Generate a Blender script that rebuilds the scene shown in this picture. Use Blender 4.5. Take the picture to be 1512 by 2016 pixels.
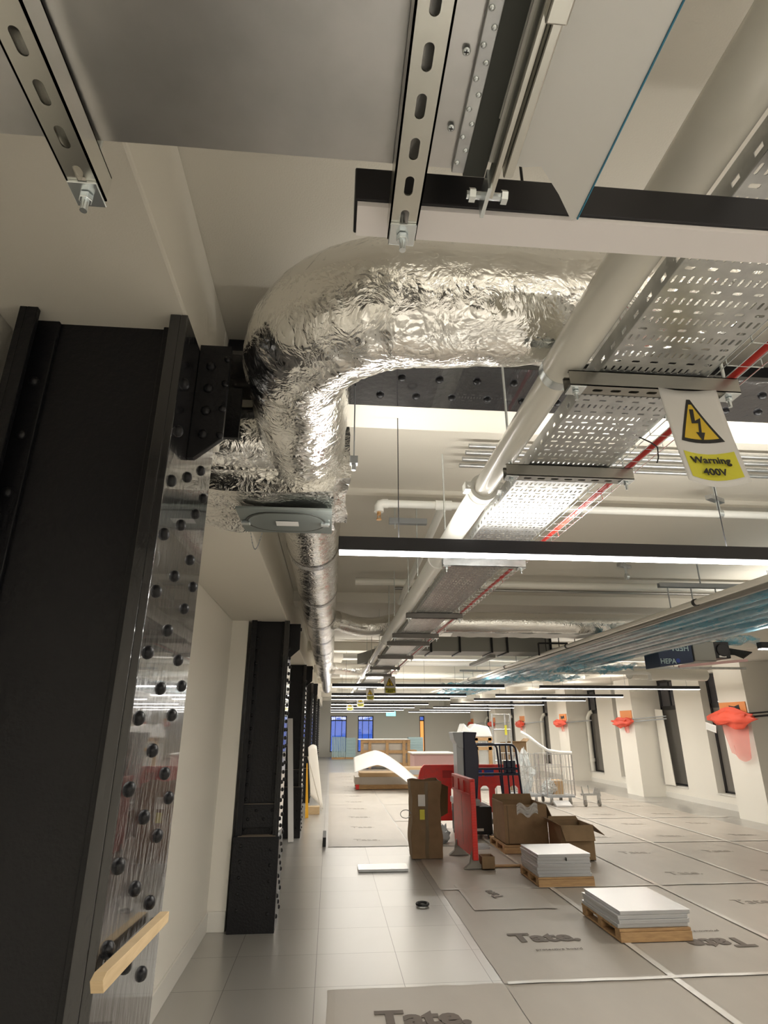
import bpy, bmesh, math, random
from mathutils import Vector, Matrix, noise
random.seed(7)
PI = math.pi
for o in list(bpy.data.objects): bpy.data.objects.remove(o)
scene = bpy.context.scene
COL = scene.collection

# ---------------------------------------------------------------- camera
H = 1.63
F_PX = 1150.0
TH = math.atan(422 / F_PX); YW = math.atan(106 / math.hypot(F_PX, 422))
cam_d = bpy.data.cameras.new('camera'); cam = bpy.data.objects.new('camera', cam_d); COL.objects.link(cam)
cam.location = (0, 0, H)
fwd = Vector((math.sin(YW) * math.cos(TH), math.cos(YW) * math.cos(TH), math.sin(TH)))
cam.rotation_euler = fwd.to_track_quat('-Z', 'Y').to_euler()
cam_d.sensor_fit = 'VERTICAL'; cam_d.sensor_height = 36.0
cam_d.lens = F_PX / 2016 * 36.0
cam_d.clip_start = 0.02; cam_d.clip_end = 200
scene.camera = cam

# ---------------------------------------------------------------- world / exposure
world = bpy.data.worlds.new('dusk'); scene.world = world; world.use_nodes = True
bgn = world.node_tree.nodes['Background']
bgn.inputs[0].default_value = (0.02, 0.07, 0.34, 1); bgn.inputs[1].default_value = 0.9
scene.view_settings.view_transform = 'Standard'; scene.view_settings.look = 'None'
scene.view_settings.gamma = 1; scene.view_settings.use_curve_mapping = False
scene.view_settings.exposure = 1.3
LAMP_W = 15.0        # watts of each linear lamp, downwards
LAMP_UP = 13.0       # and upwards
LAMP_COL = (1.0, 0.955, 0.875)
LAMP_EMIT = 7.0

# ---------------------------------------------------------------- materials
def M(name, col, rough=0.5, metal=0.0, bump=None, vary=None, alpha=1.0, emit=None, spec=None, coat=0.0, stretch=(1, 1, 1), trans=0.0):
    m = bpy.data.materials.new(name); m.use_nodes = True
    nt = m.node_tree; b = nt.nodes['Principled BSDF']
    b.inputs['Base Color'].default_value = (*col, 1); b.inputs['Roughness'].default_value = rough
    b.inputs['Metallic'].default_value = metal; b.inputs['Alpha'].default_value = alpha
    b.inputs['Coat Weight'].default_value = coat; b.inputs['Transmission Weight'].default_value = trans
    if spec is not None: b.inputs['Specular IOR Level'].default_value = spec
    if emit: b.inputs['Emission Color'].default_value = (*emit[0], 1); b.inputs['Emission Strength'].default_value = emit[1]
    tc = nt.nodes.new('ShaderNodeTexCoord'); mp = nt.nodes.new('ShaderNodeMapping')
    mp.inputs['Scale'].default_value = stretch
    nt.links.new(tc.outputs['Object'], mp.inputs['Vector'])
    if bump:
        sc, st, kind = (list(bump) + ['noise'])[:3]
        if kind == 'foil':
            v = nt.nodes.new('ShaderNodeTexNoise'); v.inputs['Scale'].default_value = sc; v.inputs['Detail'].default_value = 5; v.inputs['Roughness'].default_value = .5
            v.inputs['Distortion'].default_value = .9
            w = nt.nodes.new('ShaderNodeTexVoronoi'); w.feature = 'DISTANCE_TO_EDGE'; w.inputs['Scale'].default_value = sc * 2.6
            w.inputs['Randomness'].default_value = 1
            mx = nt.nodes.new('ShaderNodeMath'); mx.operation = 'MULTIPLY_ADD'; mx.inputs[1].default_value = .9
            nt.links.new(mp.outputs[0], v.inputs['Vector'])
            va = nt.nodes.new('ShaderNodeVectorMath'); va.operation = 'MULTIPLY_ADD'; va.inputs[1].default_value = (.12, .12, .12)
            nt.links.new(v.outputs['Color'], va.inputs[0]); nt.links.new(mp.outputs[0], va.inputs[2])
            nt.links.new(va.outputs[0], w.inputs['Vector'])
            nt.links.new(w.outputs[0], mx.inputs[0]); nt.links.new(v.outputs[0], mx.inputs[2]); src = mx.outputs[0]
        else:
            v = nt.nodes.new('ShaderNodeTexNoise'); v.inputs['Scale'].default_value = sc; v.inputs['Detail'].default_value = 4
            nt.links.new(mp.outputs[0], v.inputs['Vector']); src = v.outputs[0]
        bp = nt.nodes.new('ShaderNodeBump'); bp.inputs['Strength'].default_value = st; bp.inputs['Distance'].default_value = .01
        nt.links.new(src, bp.inputs['Height']); nt.links.new(bp.outputs[0], b.inputs['Normal'])
    if vary:
        sc, c2, lo, hi = vary
        v = nt.nodes.new('ShaderNodeTexNoise'); v.inputs['Scale'].default_value = sc; v.inputs['Detail'].default_value = 5
        nt.links.new(mp.outputs[0], v.inputs['Vector'])
        r = nt.nodes.new('ShaderNodeValToRGB'); r.color_ramp.elements[0].position = lo; r.color_ramp.elements[1].position = hi
        r.color_ramp.elements[0].color = (*col, 1); r.color_ramp.elements[1].color = (*c2, 1)
        nt.links.new(v.outputs[0], r.inputs[0]); nt.links.new(r.outputs[0], b.inputs['Base Color'])
    return m

MT = {}
MT['ceil'] = M('painted_soffit', (.68, .645, .57), .7, bump=(180, .12))
MT['wall'] = M('white_wall_paint', (.80, .77, .70), .65, bump=(150, .05))
MT['skirt'] = M('skirting_white', (.74, .72, .67), .5)
MT['black'] = M('black_gloss_paint', (.007, .007, .009), .42, coat=.06, bump=(55, .3), spec=.3)
MT['blackface'] = M('black_gloss_paint_face', (.016, .016, .018), .16, coat=.8, bump=(38, .30), stretch=(1, 1, .35))
MT['dust'] = M('brown_dust', (.22, .18, .14), .9)
MT['strutshade'] = M('shaded_strut', (.16, .15, .14), .35, .9)  # strut metal darkened to stand in for an unlit near face
MT['strutpartshade'] = M('part_shaded_zinc_strut', (.36, .35, .32), .32, .95)  # strut zinc with some of the near side's shade in its colour
MT['blacksatin'] = M('black_satin', (.012, .012, .014), .45)
MT['foil'] = M('crinkled_foil', (.88, .87, .84), .13, 1.0, bump=(11, .42, 'foil'))
MT['foiltape'] = M('foil_tape', (.78, .78, .77), .14, 1.0, bump=(50, .5, 'foil'), stretch=(1, .25, 1))
MT['galv'] = M('galvanised_steel', (.60, .61, .61), .36, .95, bump=(90, .05), vary=(22, (.46, .47, .48), .35, .7))
MT['galvduct'] = M('galvanised_duct_sheet', (.62, .61, .60), .30, .95, bump=(2.2, .10), vary=(14, (.54, .54, .53), .35, .7))
MT['strut'] = M('zinc_strut', (.62, .61, .56), .26, 1.0)
MT['zinc'] = M('bright_zinc', (.75, .80, .82), .25, .9)
MT['rubber'] = M('dark_flexible_rubber', (.055, .058, .052), .7)
MT['board'] = M('grey_white_sheet', (.66, .655, .63), .38, .35)
MT['bluefilm'] = M('blue_film_edge', (.03, .20, .32), .4)
MT['pipe'] = M('white_pipe', (.74, .72, .65), .24, coat=.3)
MT['pipew'] = M('white_plastic', (.86, .86, .82), .3)
MT['brass'] = M('brass', (.70, .42, .20), .3, 1.0)
MT['red'] = M('red_cable', (.55, .03, .02), .4)
MT['lampbody'] = M('lamp_body', (.025, .024, .027), .35, .4)
MT['lampoff'] = M('lamp_diffuser_unlit', (.86, .82, .82), .4)
MT['lampon'] = M('lamp_diffuser_lit', (.9, .9, .9), .5, emit=((1, .97, .93), LAMP_EMIT))
MT['signw'] = M('sign_white', (.74, .73, .71), .4)
MT['signy'] = M('sign_yellow', (.72, .50, .03), .4)
MT['signly'] = M('sign_lemon', (.72, .68, .05), .4)
MT['ink'] = M('black_ink', (.012, .012, .012), .5)
MT['print'] = M('faded_print', (.17, .14, .12), .6)
MT['printfaint'] = M('very_faded_print', (.36, .32, .28), .5)
MT['sheet'] = M('grey_protection_board', (.50, .455, .40), .42, bump=(40, .03), vary=(3, (.45, .41, .36), .3, .7), stretch=(1, .4, 1))
MT['tape'] = M('clear_tape', (.72, .69, .64), .22)
MT['cardboard'] = M('brown_cardboard', (.255, .165, .085), .75, bump=(60, .1), vary=(8, (.21, .135, .068), .3, .7))
MT['cardtape'] = M('brown_tape', (.13, .085, .035), .35)
MT['cardpale'] = M('pale_cardboard', (.52, .36, .20), .75)
MT['wood'] = M('pallet_wood', (.50, .32, .15), .7, vary=(9, (.36, .21, .10), .3, .7), stretch=(1, 6, 6))
MT['pale_wood'] = M('pale_timber', (.66, .50, .30), .6, vary=(12, (.56, .41, .23), .3, .7), stretch=(1, 1, 6))
MT['panel'] = M('steel_floor_panel', (.50, .51, .53), .33, .6)
MT['paneltop'] = M('steel_floor_panel_top', (.72, .72, .73), .25, .4)
MT['redp'] = M('red_plastic', (.70, .025, .018), .38, bump=(30, .1), vary=(14, (.56, .04, .03), .4, .7))
MT['greyfoot'] = M('grey_rubber_foot', (.28, .26, .23), .7)
MT['blue'] = M('blue_logo', (.02, .05, .30), .5)
MT['navy'] = M('navy_steel', (.010, .012, .035), .3, .2)
MT['greymetal'] = M('grey_metal', (.38, .40, .42), .4, .3)
MT['bluewrap'] = M('blue_wrap_film', (.12, .42, .58), .22, alpha=.27, bump=(30, .8))
MT['greypipe'] = M('grey_steel_pipe', (.34, .33, .31), .3, .8)
MT['plastic'] = M('clear_plastic', (.80, .84, .84), .15, alpha=.5, bump=(20, .6))
MT['net'] = M('red_netting', (.84, .10, .05), .55, alpha=.85, bump=(60, .5))
MT['nethang'] = M('red_netting_thin', (.80, .10, .06), .55, alpha=.45)
MT['orange'] = M('orange_board', (.80, .30, .09), .6)
MT['frame'] = M('dark_window_frame', (.015, .014, .016), .4)
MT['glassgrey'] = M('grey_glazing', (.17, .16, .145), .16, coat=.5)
MT['glassdark'] = M('dark_glazing', (.045, .045, .06), .06, coat=.6)
MT['glowpane'] = M('orange_lit_pane', (.5, .2, .05), .4, emit=((.85, .32, .08), .55))
MT['greenl'] = M('exit_light', (.1, .6, .6), .4, emit=((.15, .85, .95), 1.6))
MT['navybox'] = M('navy_carton', (.012, .028, .075), .5)
MT['tealpanel'] = M('pale_teal_panel', (.36, .49, .52), .35, .3)
MT['pink'] = M('pink_board', (.55, .35, .34), .6)
MT['yellow'] = M('yellow_paint', (.80, .42, .02), .5)
MT['greyduct'] = M('grey_duct', (.27, .27, .25), .5, .3)
MT['doorg'] = M('dull_green_grey_steel', (.24, .27, .26), .38, .5)

# torn blue film: patchy opacity
nt = MT['bluewrap'].node_tree; b = nt.nodes['Principled BSDF']; tc = nt.nodes.new('ShaderNodeTexCoord'); nn = nt.nodes.new('ShaderNodeTexNoise'); nn.inputs['Scale'].default_value = 5; nn.inputs['Detail'].default_value = 5
mr = nt.nodes.new('ShaderNodeMapRange'); mr.inputs[1].default_value = .34; mr.inputs[2].default_value = .62; mr.inputs[3].default_value = .02; mr.inputs[4].default_value = .72
fmap = nt.nodes.new('ShaderNodeMapping'); fmap.inputs['Scale'].default_value = (1.5, .22, 1.5)
nt.links.new(tc.outputs['Object'], fmap.inputs[0]); nt.links.new(fmap.outputs[0], nn.inputs[0]); nt.links.new(nn.outputs[0], mr.inputs[0]); nt.links.new(mr.outputs[0], b.inputs['Alpha'])
# window glass: mostly see-through, a little mirror
g = bpy.data.materials.new('window_glass'); g.use_nodes = True; nt = g.node_tree; nt.nodes.clear()
out = nt.nodes.new('ShaderNodeOutputMaterial'); mix = nt.nodes.new('ShaderNodeMixShader'); tr = nt.nodes.new('ShaderNodeBsdfTransparent'); gl = nt.nodes.new('ShaderNodeBsdfGlossy')
gl.inputs['Roughness'].default_value = .03; mix.inputs[0].default_value = .12
nt.links.new(tr.outputs[0], mix.inputs[1]); nt.links.new(gl.outputs[0], mix.inputs[2]); nt.links.new(mix.outputs[0], out.inputs[0]); MT['glass'] = g

# raised-floor tiles: satin metal with thin joints every 600 mm
fm = bpy.data.materials.new('raised_floor_tiles'); fm.use_nodes = True; nt = fm.node_tree; b = nt.nodes['Principled BSDF']
tc = nt.nodes.new('ShaderNodeTexCoord'); mp = nt.nodes.new('ShaderNodeMapping'); mp.inputs['Location'].default_value = (.05, .04, 0)
br = nt.nodes.new('ShaderNodeTexBrick'); br.offset = 0; br.inputs['Scale'].default_value = 1; br.inputs['Brick Width'].default_value = .6; br.inputs['Row Height'].default_value = .6
br.inputs['Mortar Size'].default_value = .0022; br.inputs['Color1'].default_value = (.47, .455, .43, 1); br.inputs['Color2'].default_value = (.51, .495, .465, 1); br.inputs['Mortar'].default_value = (.16, .15, .14, 1)
nz = nt.nodes.new('ShaderNodeTexNoise'); nz.inputs['Scale'].default_value = 3; nz.inputs['Detail'].default_value = 6
rr = nt.nodes.new('ShaderNodeMapRange'); rr.inputs[3].default_value = .27; rr.inputs[4].default_value = .33
nt.links.new(tc.outputs['Object'], mp.inputs[0]); nt.links.new(mp.outputs[0], br.inputs[0]); nt.links.new(br.outputs[0], b.inputs['Base Color'])
nt.links.new(tc.outputs['Object'], nz.inputs[0]); nt.links.new(nz.outputs[0], rr.inputs[0]); nt.links.new(rr.outputs[0], b.inputs['Roughness'])
b.inputs['Metallic'].default_value = .45; MT['floor'] = fm

# ---------------------------------------------------------------- geometry helpers (world coordinates)
class G:
    def __init__(s): s.v = []; s.f = []
    def add(s, v, f):
        n = len(s.v); s.v += [Vector(p) for p in v]; s.f += [tuple(i + n for i in q) for q in f]; return s
    def box(s, x0, x1, y0, y1, z0, z1):
        x0, x1 = sorted((x0, x1)); y0, y1 = sorted((y0, y1)); z0, z1 = sorted((z0, z1))
        return s.add([(x0, y0, z0), (x1, y0, z0), (x1, y1, z0), (x0, y1, z0), (x0, y0, z1), (x1, y0, z1), (x1, y1, z1), (x0, y1, z1)],
                     [(0, 3, 2, 1), (4, 5, 6, 7), (0, 1, 5, 4), (1, 2, 6, 5), (2, 3, 7, 6), (3, 0, 4, 7)])
    def obox(s, c, size, rot):
        a, b_, c_ = [d / 2 for d in size]; c = Vector(c)
        pts = [c + rot @ Vector((i * a, j * b_, k * c_)) for k in (-1, 1) for (i, j) in ((-1, -1), (1, -1), (1, 1), (-1, 1))]
        return s.add(pts, [(0, 3, 2, 1), (4, 5, 6, 7), (0, 1, 5, 4), (1, 2, 6, 5), (2, 3, 7, 6), (3, 0, 4, 7)])
    def prism(s, poly, vec):
        vec = Vector(vec); n = len(poly); p = [Vector(q) for q in poly]
        return s.add(p + [q + vec for q in p], [tuple(range(n))[::-1], tuple(range(n, 2 * n))] + [(i, (i + 1) % n, (i + 1) % n + n, i + n) for i in range(n)])
    def tube(s, path, r, n=12, caps=True, rf=None):
        path = [Vector(p) for p in path]; m = len(path); rs = r if isinstance(r, (list, tuple)) else [r] * m
        ta = [(path[min(i + 1, m - 1)] - path[max(i - 1, 0)]).normalized() for i in range(m)]
        up = Vector((0, 0, 1)) if abs(ta[0].z) < .9 else Vector((1, 0, 0))
        x = ta[0].cross(up).normalized(); vs = []
        for i in range(m):
            x = (x - ta[i] * x.dot(ta[i])).normalized(); y = ta[i].cross(x)
            for k in range(n):
                a = 2 * PI * k / n; d = x * math.cos(a) + y * math.sin(a)
                rad = rs[i] if rf is None else rf(i, a, path[i] + d * rs[i], rs[i])
                vs.append(path[i] + d * rad)
        fs = [(i * n + k, i * n + (k + 1) % n, (i + 1) * n + (k + 1) % n, (i + 1) * n + k) for i in range(m - 1) for k in range(n)]
        if caps: fs += [tuple(range(n))[::-1], tuple((m - 1) * n + k for k in range(n))]
        return s.add(vs, fs)
    def cyl(s, a, b, r, n=16): return s.tube([a, b], r, n)
    def dome(s, c, nrm, r, h, n=10):
        nrm = Vector(nrm).normalized(); up = Vector((0, 0, 1)) if abs(nrm.z) < .9 else Vector((1, 0, 0)); x = nrm.cross(up).normalized(); y = nrm.cross(x); c = Vector(c)
        rings = [(1, 0), (.97, .3), (.82, .65), (.5, .92)]; vs = []
        for rr_, hh in rings:
            for k in range(n): a = 2 * PI * k / n; vs.append(c + (x * math.cos(a) + y * math.sin(a)) * r * rr_ + nrm * h * hh)
        vs.append(c + nrm * h)
        fs = [(i * n + k, i * n + (k + 1) % n, (i + 1) * n + (k + 1) % n, (i + 1) * n + k) for i in range(3) for k in range(n)]
        fs += [(3 * n + k, 3 * n + (k + 1) % n, 4 * n) for k in range(n)]
        return s.add(vs, fs)
    def grid(s, fn, nu, nv):
        vs = [fn(i / nu, j / nv) for j in range(nv + 1) for i in range(nu + 1)]
        return s.add(vs, [(j * (nu + 1) + i, j * (nu + 1) + i + 1, (j + 1) * (nu + 1) + i + 1, (j + 1) * (nu + 1) + i) for j in range(nv) for i in range(nu)])

def tag(o, label=None, cat=None, group=None, kind=None):
    if label: o['label'] = label
    if cat: o['category'] = cat
    if group: o['group'] = group
    if kind: o['kind'] = kind
    return o
ORIGIN = {}
def obj(name, g_, mat, parent=None, smooth=False, bev=0.0, solid=0.0, loc=None, label=None):
    o_loc = Vector(loc) if loc is not None else (ORIGIN.get(parent, Vector((0, 0, 0))) if parent else None)
    if o_loc is None:
        xs = [p.x for p in g_.v]; ys = [p.y for p in g_.v]; zs = [p.z for p in g_.v]
        o_loc = Vector(((min(xs) + max(xs)) / 2, (min(ys) + max(ys)) / 2, min(zs)))
    me = bpy.data.meshes.new(name); me.from_pydata([tuple(p - o_loc) for p in g_.v], [], g_.f); me.update()
    bm = bmesh.new(); bm.from_mesh(me); bmesh.ops.recalc_face_normals(bm, faces=bm.faces); bm.to_mesh(me); bm.free()
    if smooth:
        me.polygons.foreach_set('use_smooth', [True] * len(me.polygons))
        if hasattr(me, 'set_sharp_from_angle'): me.set_sharp_from_angle(angle=math.radians(40))
    me.materials.append(MT[mat] if isinstance(mat, str) else mat)
    o = bpy.data.objects.new(name, me); COL.objects.link(o); ORIGIN[o] = o_loc
    if parent:
        o.parent = parent; o.location = o_loc - ORIGIN[parent]
    else: o.location = o_loc
    if bev: md = o.modifiers.new('bevel', 'BEVEL'); md.width = bev; md.segments = 2; md.limit_method = 'ANGLE'
    if solid: md = o.modifiers.new('thick', 'SOLIDIFY'); md.thickness = solid; md.offset = 0
    if label: o['label'] = label
    return o
def thing(name, label, cat, loc, group=None):
    o = bpy.data.objects.new(name, None); COL.objects.link(o); o.location = loc; ORIGIN[o] = Vector(loc); o.empty_display_size = .1
    return tag(o, label, cat, group)
def struct(name, g_, mat, **k): return tag(obj(name, g_, mat, **k), kind='structure')
def dup(root, loc, label=None, group=None, rotz=None):
    def cp(o, p):
        c = o.copy(); COL.objects.link(c)
        if p: c.parent = p
        for ch in o.children: cp(ch, c)
        return c
    r = cp(root, None); r.location = loc; ORIGIN[r] = Vector(loc)
    if label: r['label'] = label
    if group: r['group'] = group
    if rotz is not None: r.rotation_euler.z = rotz
    return r
def text(name, s, size, loc, rot, mat, parent, bold=0.0, align='CENTER', sx=1.0):
    cu = bpy.data.curves.new(name, 'FONT'); cu.body = s; cu.size = size; cu.align_x = align; cu.align_y = 'CENTER'; cu.offset = bold; cu.extrude = .0004; cu.resolution_u = 3
    t = bpy.data.objects.new('tmp', cu); me = bpy.data.meshes.new_from_object(t); bpy.data.objects.remove(t); bpy.data.curves.remove(cu)
    me.materials.append(MT[mat]); o = bpy.data.objects.new(name, me); COL.objects.link(o)
    o.parent = parent; o.location = Vector(loc) - ORIGIN[parent]; o.rotation_euler = rot; o.scale = (sx, 1, 1); ORIGIN[o] = Vector(loc)
    return o
def nz3(p, s, a): return noise.noise(Vector(p) * s) * a

# ================================================================ THE SETTING
YN, YF = -5.0, 36.0
XL, XW, XP = -1.0, 8.35, 7.75
CE = 3.10
struct('floor', G().box(-1.4, 9.2, YN - .2, YF + .2, -.2, 0), 'floor', loc=(0, 0, 0))
struct('ceiling', G().box(-1.4, 9.2, YN - .2, YF + .2, CE, CE + .2), 'ceil')
struct('ceiling', G().box(-.45, XW + .3, 3.55, 6.55, 3.05, CE), 'ceil')
struct('wall_left', G().box(XL - .2, XL, YN, 5.95, 0, CE), 'wall')
struct('wall_left', G().box(XL - .2, -.84, 5.95, YF, 0, CE), 'wall')
struct('baseboard_left', G().box(XL, XL + .015, YN, 5.935, 0, .15).box(XL, -.84, 5.935, 5.95, 0, .15), 'skirt', bev=.003)
struct('trim_1', G().box(XL, -.455, YN, 1.96, 2.76, CE), 'ceil', bev=.008)
struct('trim_2', G().box(XL, -.455, 1.96, YF, 2.62, CE), 'ceil', bev=.008)
struct('wall_back', G().box(-1.4, 9.2, YN - .2, YN, 0, CE), 'wall')
# right wall with deep piers, windows between
gw = G(); piers = [10.85 + 4.45 * k for k in range(-3, 6)]
wins = []
gw.box(XW, XW + .35, YN, YF, 0, .28).box(XW, XW + .35, YN, YF, 2.75, CE)
prev = YN
for yp in piers:
    for a, b_ in ((yp - 3.1, yp - 2.1), (yp - 1.0, yp)):
        if a < YN + .1: continue
        gw.box(XW, XW + .35, prev, a, .28, 2.75); wins.append((a, b_, yp)); prev = b_
    if yp > YN: gw.box(XP, XW, yp, yp + .85, 0, CE)
gw.box(XW, XW + .35, prev, YF, .28, 2.75)
struct('wall_right', gw, 'wall')
struct('trim_3', G().box(6.7, XW, YN, YF, 2.80, CE - .001), 'ceil', bev=.02)
struct('baseboard_right', G().box(XW - .02, XW, YN, YF, 0, .12), 'skirt')
for n_, (a, b_, yp) in enumerate(wins):
    t = bpy.data.objects.new('window_%d' % (n_ + 1), None); COL.objects.link(t); t.location = (XW + .17, (a + b_) / 2, .28); ORIGIN[t] = Vector(t.location); t['kind'] = 'structure'
    x = XW + .17; fr = G()
    for y0, y1, z0, z1 in ((a, a + .07, .28, 2.75), (b_ - .07, b_, .28, 2.75), (a, b_, .28, .33), (a, b_, 2.69, 2.75), (a, b_, 2.02, 2.12), ((a + b_) / 2 - .02, (a + b_) / 2 + .02, 2.1, 2.7)):
        fr.box(x, x + .06, y0, y1, z0, z1)
    obj('window_frame', fr, 'frame', t, bev=.004)
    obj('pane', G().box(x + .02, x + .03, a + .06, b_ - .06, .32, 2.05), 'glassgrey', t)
    obj('pane', G().box(x + .02, x + .03, a + .06, b_ - .06, 2.1, 2.7), 'glassdark', t)
    obj('window_sill', G().box(XW - .02, XW + .17, a, b_, .262, .285), 'skirt', t, bev=.003)
# far wall with three windows
fw = [(.02, .95, .25, 2.2), (1.6, 2.5, .25, 2.2), (5.2, 5.5, .25, 2.2)]
gf = G(); px = -1.4
for a, b_, z0, z1 in fw:
    gf.box(px, a, YF, YF + .3, 0, CE); gf.box(a, b_, YF, YF + .3, 0, z0).box(a, b_, YF, YF + .3, z1, CE); px = b_
gf.box(px, 9.2, YF, YF + .3, 0, CE); struct('wall_far', gf, 'wall')
for n_, (a, b_, z0, z1) in enumerate(fw):
    t = bpy.data.objects.new('window_%d' % (len(wins) + n_ + 1), None); COL.objects.link(t); t.location = ((a + b_) / 2, YF + .1, z0); ORIGIN[t] = Vector(t.location); t['kind'] = 'structure'
    fr = G().box(a, a + .05, YF + .1, YF + .16, z0, z1).box(b_ - .05, b_, YF + .1, YF + .16, z0, z1).box(a, b_, YF + .1, YF + .16, z0, z0 + .05).box(a, b_, YF + .1, YF + .16, z1 - .05, z1).box(a, b_, YF + .1, YF + .16, z1 - .28, z1 - .22)
    if b_ - a > .5:
        for k in (.3, .7): fr.box(a + (b_ - a) * k - .015, a + (b_ - a) * k + .015, YF + .1, YF + .16, z0, z1)
    obj('window_frame', fr, 'frame', t)
    obj('pane', G().box(a + .03, b_ - .03, YF + .12, YF + .13, z0, z1 - .25), 'glowpane' if n_ == 2 else 'glass', t)
    obj('pane', G().box(a + .03, b_ - .03, YF + .12, YF + .13, z1 - .25, z1), 'glass', t)
# girder casings across the ceiling
for k in range(8):
    y = 2.06 + 4.45 * k
    struct('trim_%d' % (4 + k), G().box(-.455, 6.7, y, y + .36, 2.935, CE - .002), 'ceil', bev=.006)

# ================================================================ LAMPS
def make_lamp(name, x0, x1, y, lit, label, group):
    pw = 0.92 if y > 10 else 1.0
    t = thing(name, label, 'lamp', ((x0 + x1) / 2, y + .03, 2.30), group)
    obj('lamp_housing', G().box(x0, x1, y, y + .06, 2.304, 2.362), 'lampbody', t, bev=.002)
    obj('diffuser', G().box(x0 + .004, x1 - .004, y + .004, y + .056, 2.296, 2.304), 'lampon' if lit else 'lampoff', t)
    for xx in (x0 + .25, (x0 + x1) / 2 + .1, x1 - .25): obj('suspension_wire', G().cyl((xx, y + .03, 2.362), (xx, y + .03, 3.098), .0022, 6), 'blacksatin', t)
    if lit:
        for nm, dz, w, rx in (('lamp_glow', -.008, LAMP_W, 0), ('lamp_uplight', .066, LAMP_UP, PI)):
            ld = bpy.data.lights.new(nm, 'AREA'); ld.shape = 'RECTANGLE'; ld.size = (x1 - x0) - .02; ld.size_y = .05; ld.energy = w * pw; ld.color = LAMP_COL
            lo = bpy.data.objects.new(nm, ld); COL.objects.link(lo); lo.parent = t; lo.location = (0, 0, dz); lo.rotation_euler = (rx, 0, 0)
    return t
make_lamp('linear_lamp', .012, 3.2, .60, False, 'near black linear lamp whose pale diffuser is unlit, below the big duct', None)
make_lamp('linear_lamp', .012, 3.2, 2.285, True, 'long black linear lamp glowing white, crossing in front of the cable tray', None)
make_lamp('linear_lamp', 3.93, 7.1, 5.15, True, 'black linear lamp whose end shows at the right picture edge', None)
for y in (11.05, 14.3, 16.3, 20.0, 23.4, 27.0, 31.0):
    l = 'nearest linear lamp of the distant left row, behind the warning sign' if y < 12 else 'lit black linear lamp in the distant left row'
    make_lamp('linear_lamp', .012, 3.2, y, True, l, None if y < 12 else 'distant left linear lamps')
for y in (11.2, 14.35, 16.6, 20.0, 23.4, 27.0, 31.0):
    l = 'nearest linear lamp of the distant right row, in front of the tall windows' if y < 12 else 'lit black linear lamp in the distant right row'
    make_lamp('linear_lamp', 3.93, 7.1, y, True, l, None if y < 12 else 'distant right linear lamps')
for y in (-1.4, -3.1):  # unseen rows added behind the viewer to brighten the near left side
    for x0 in (.012, 3.93): make_lamp('linear_lamp', x0, x0 + 3.19, y, True, 'added unseen linear lamp behind the viewer, brightening the left wall', 'added lamps behind the viewer')

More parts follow.
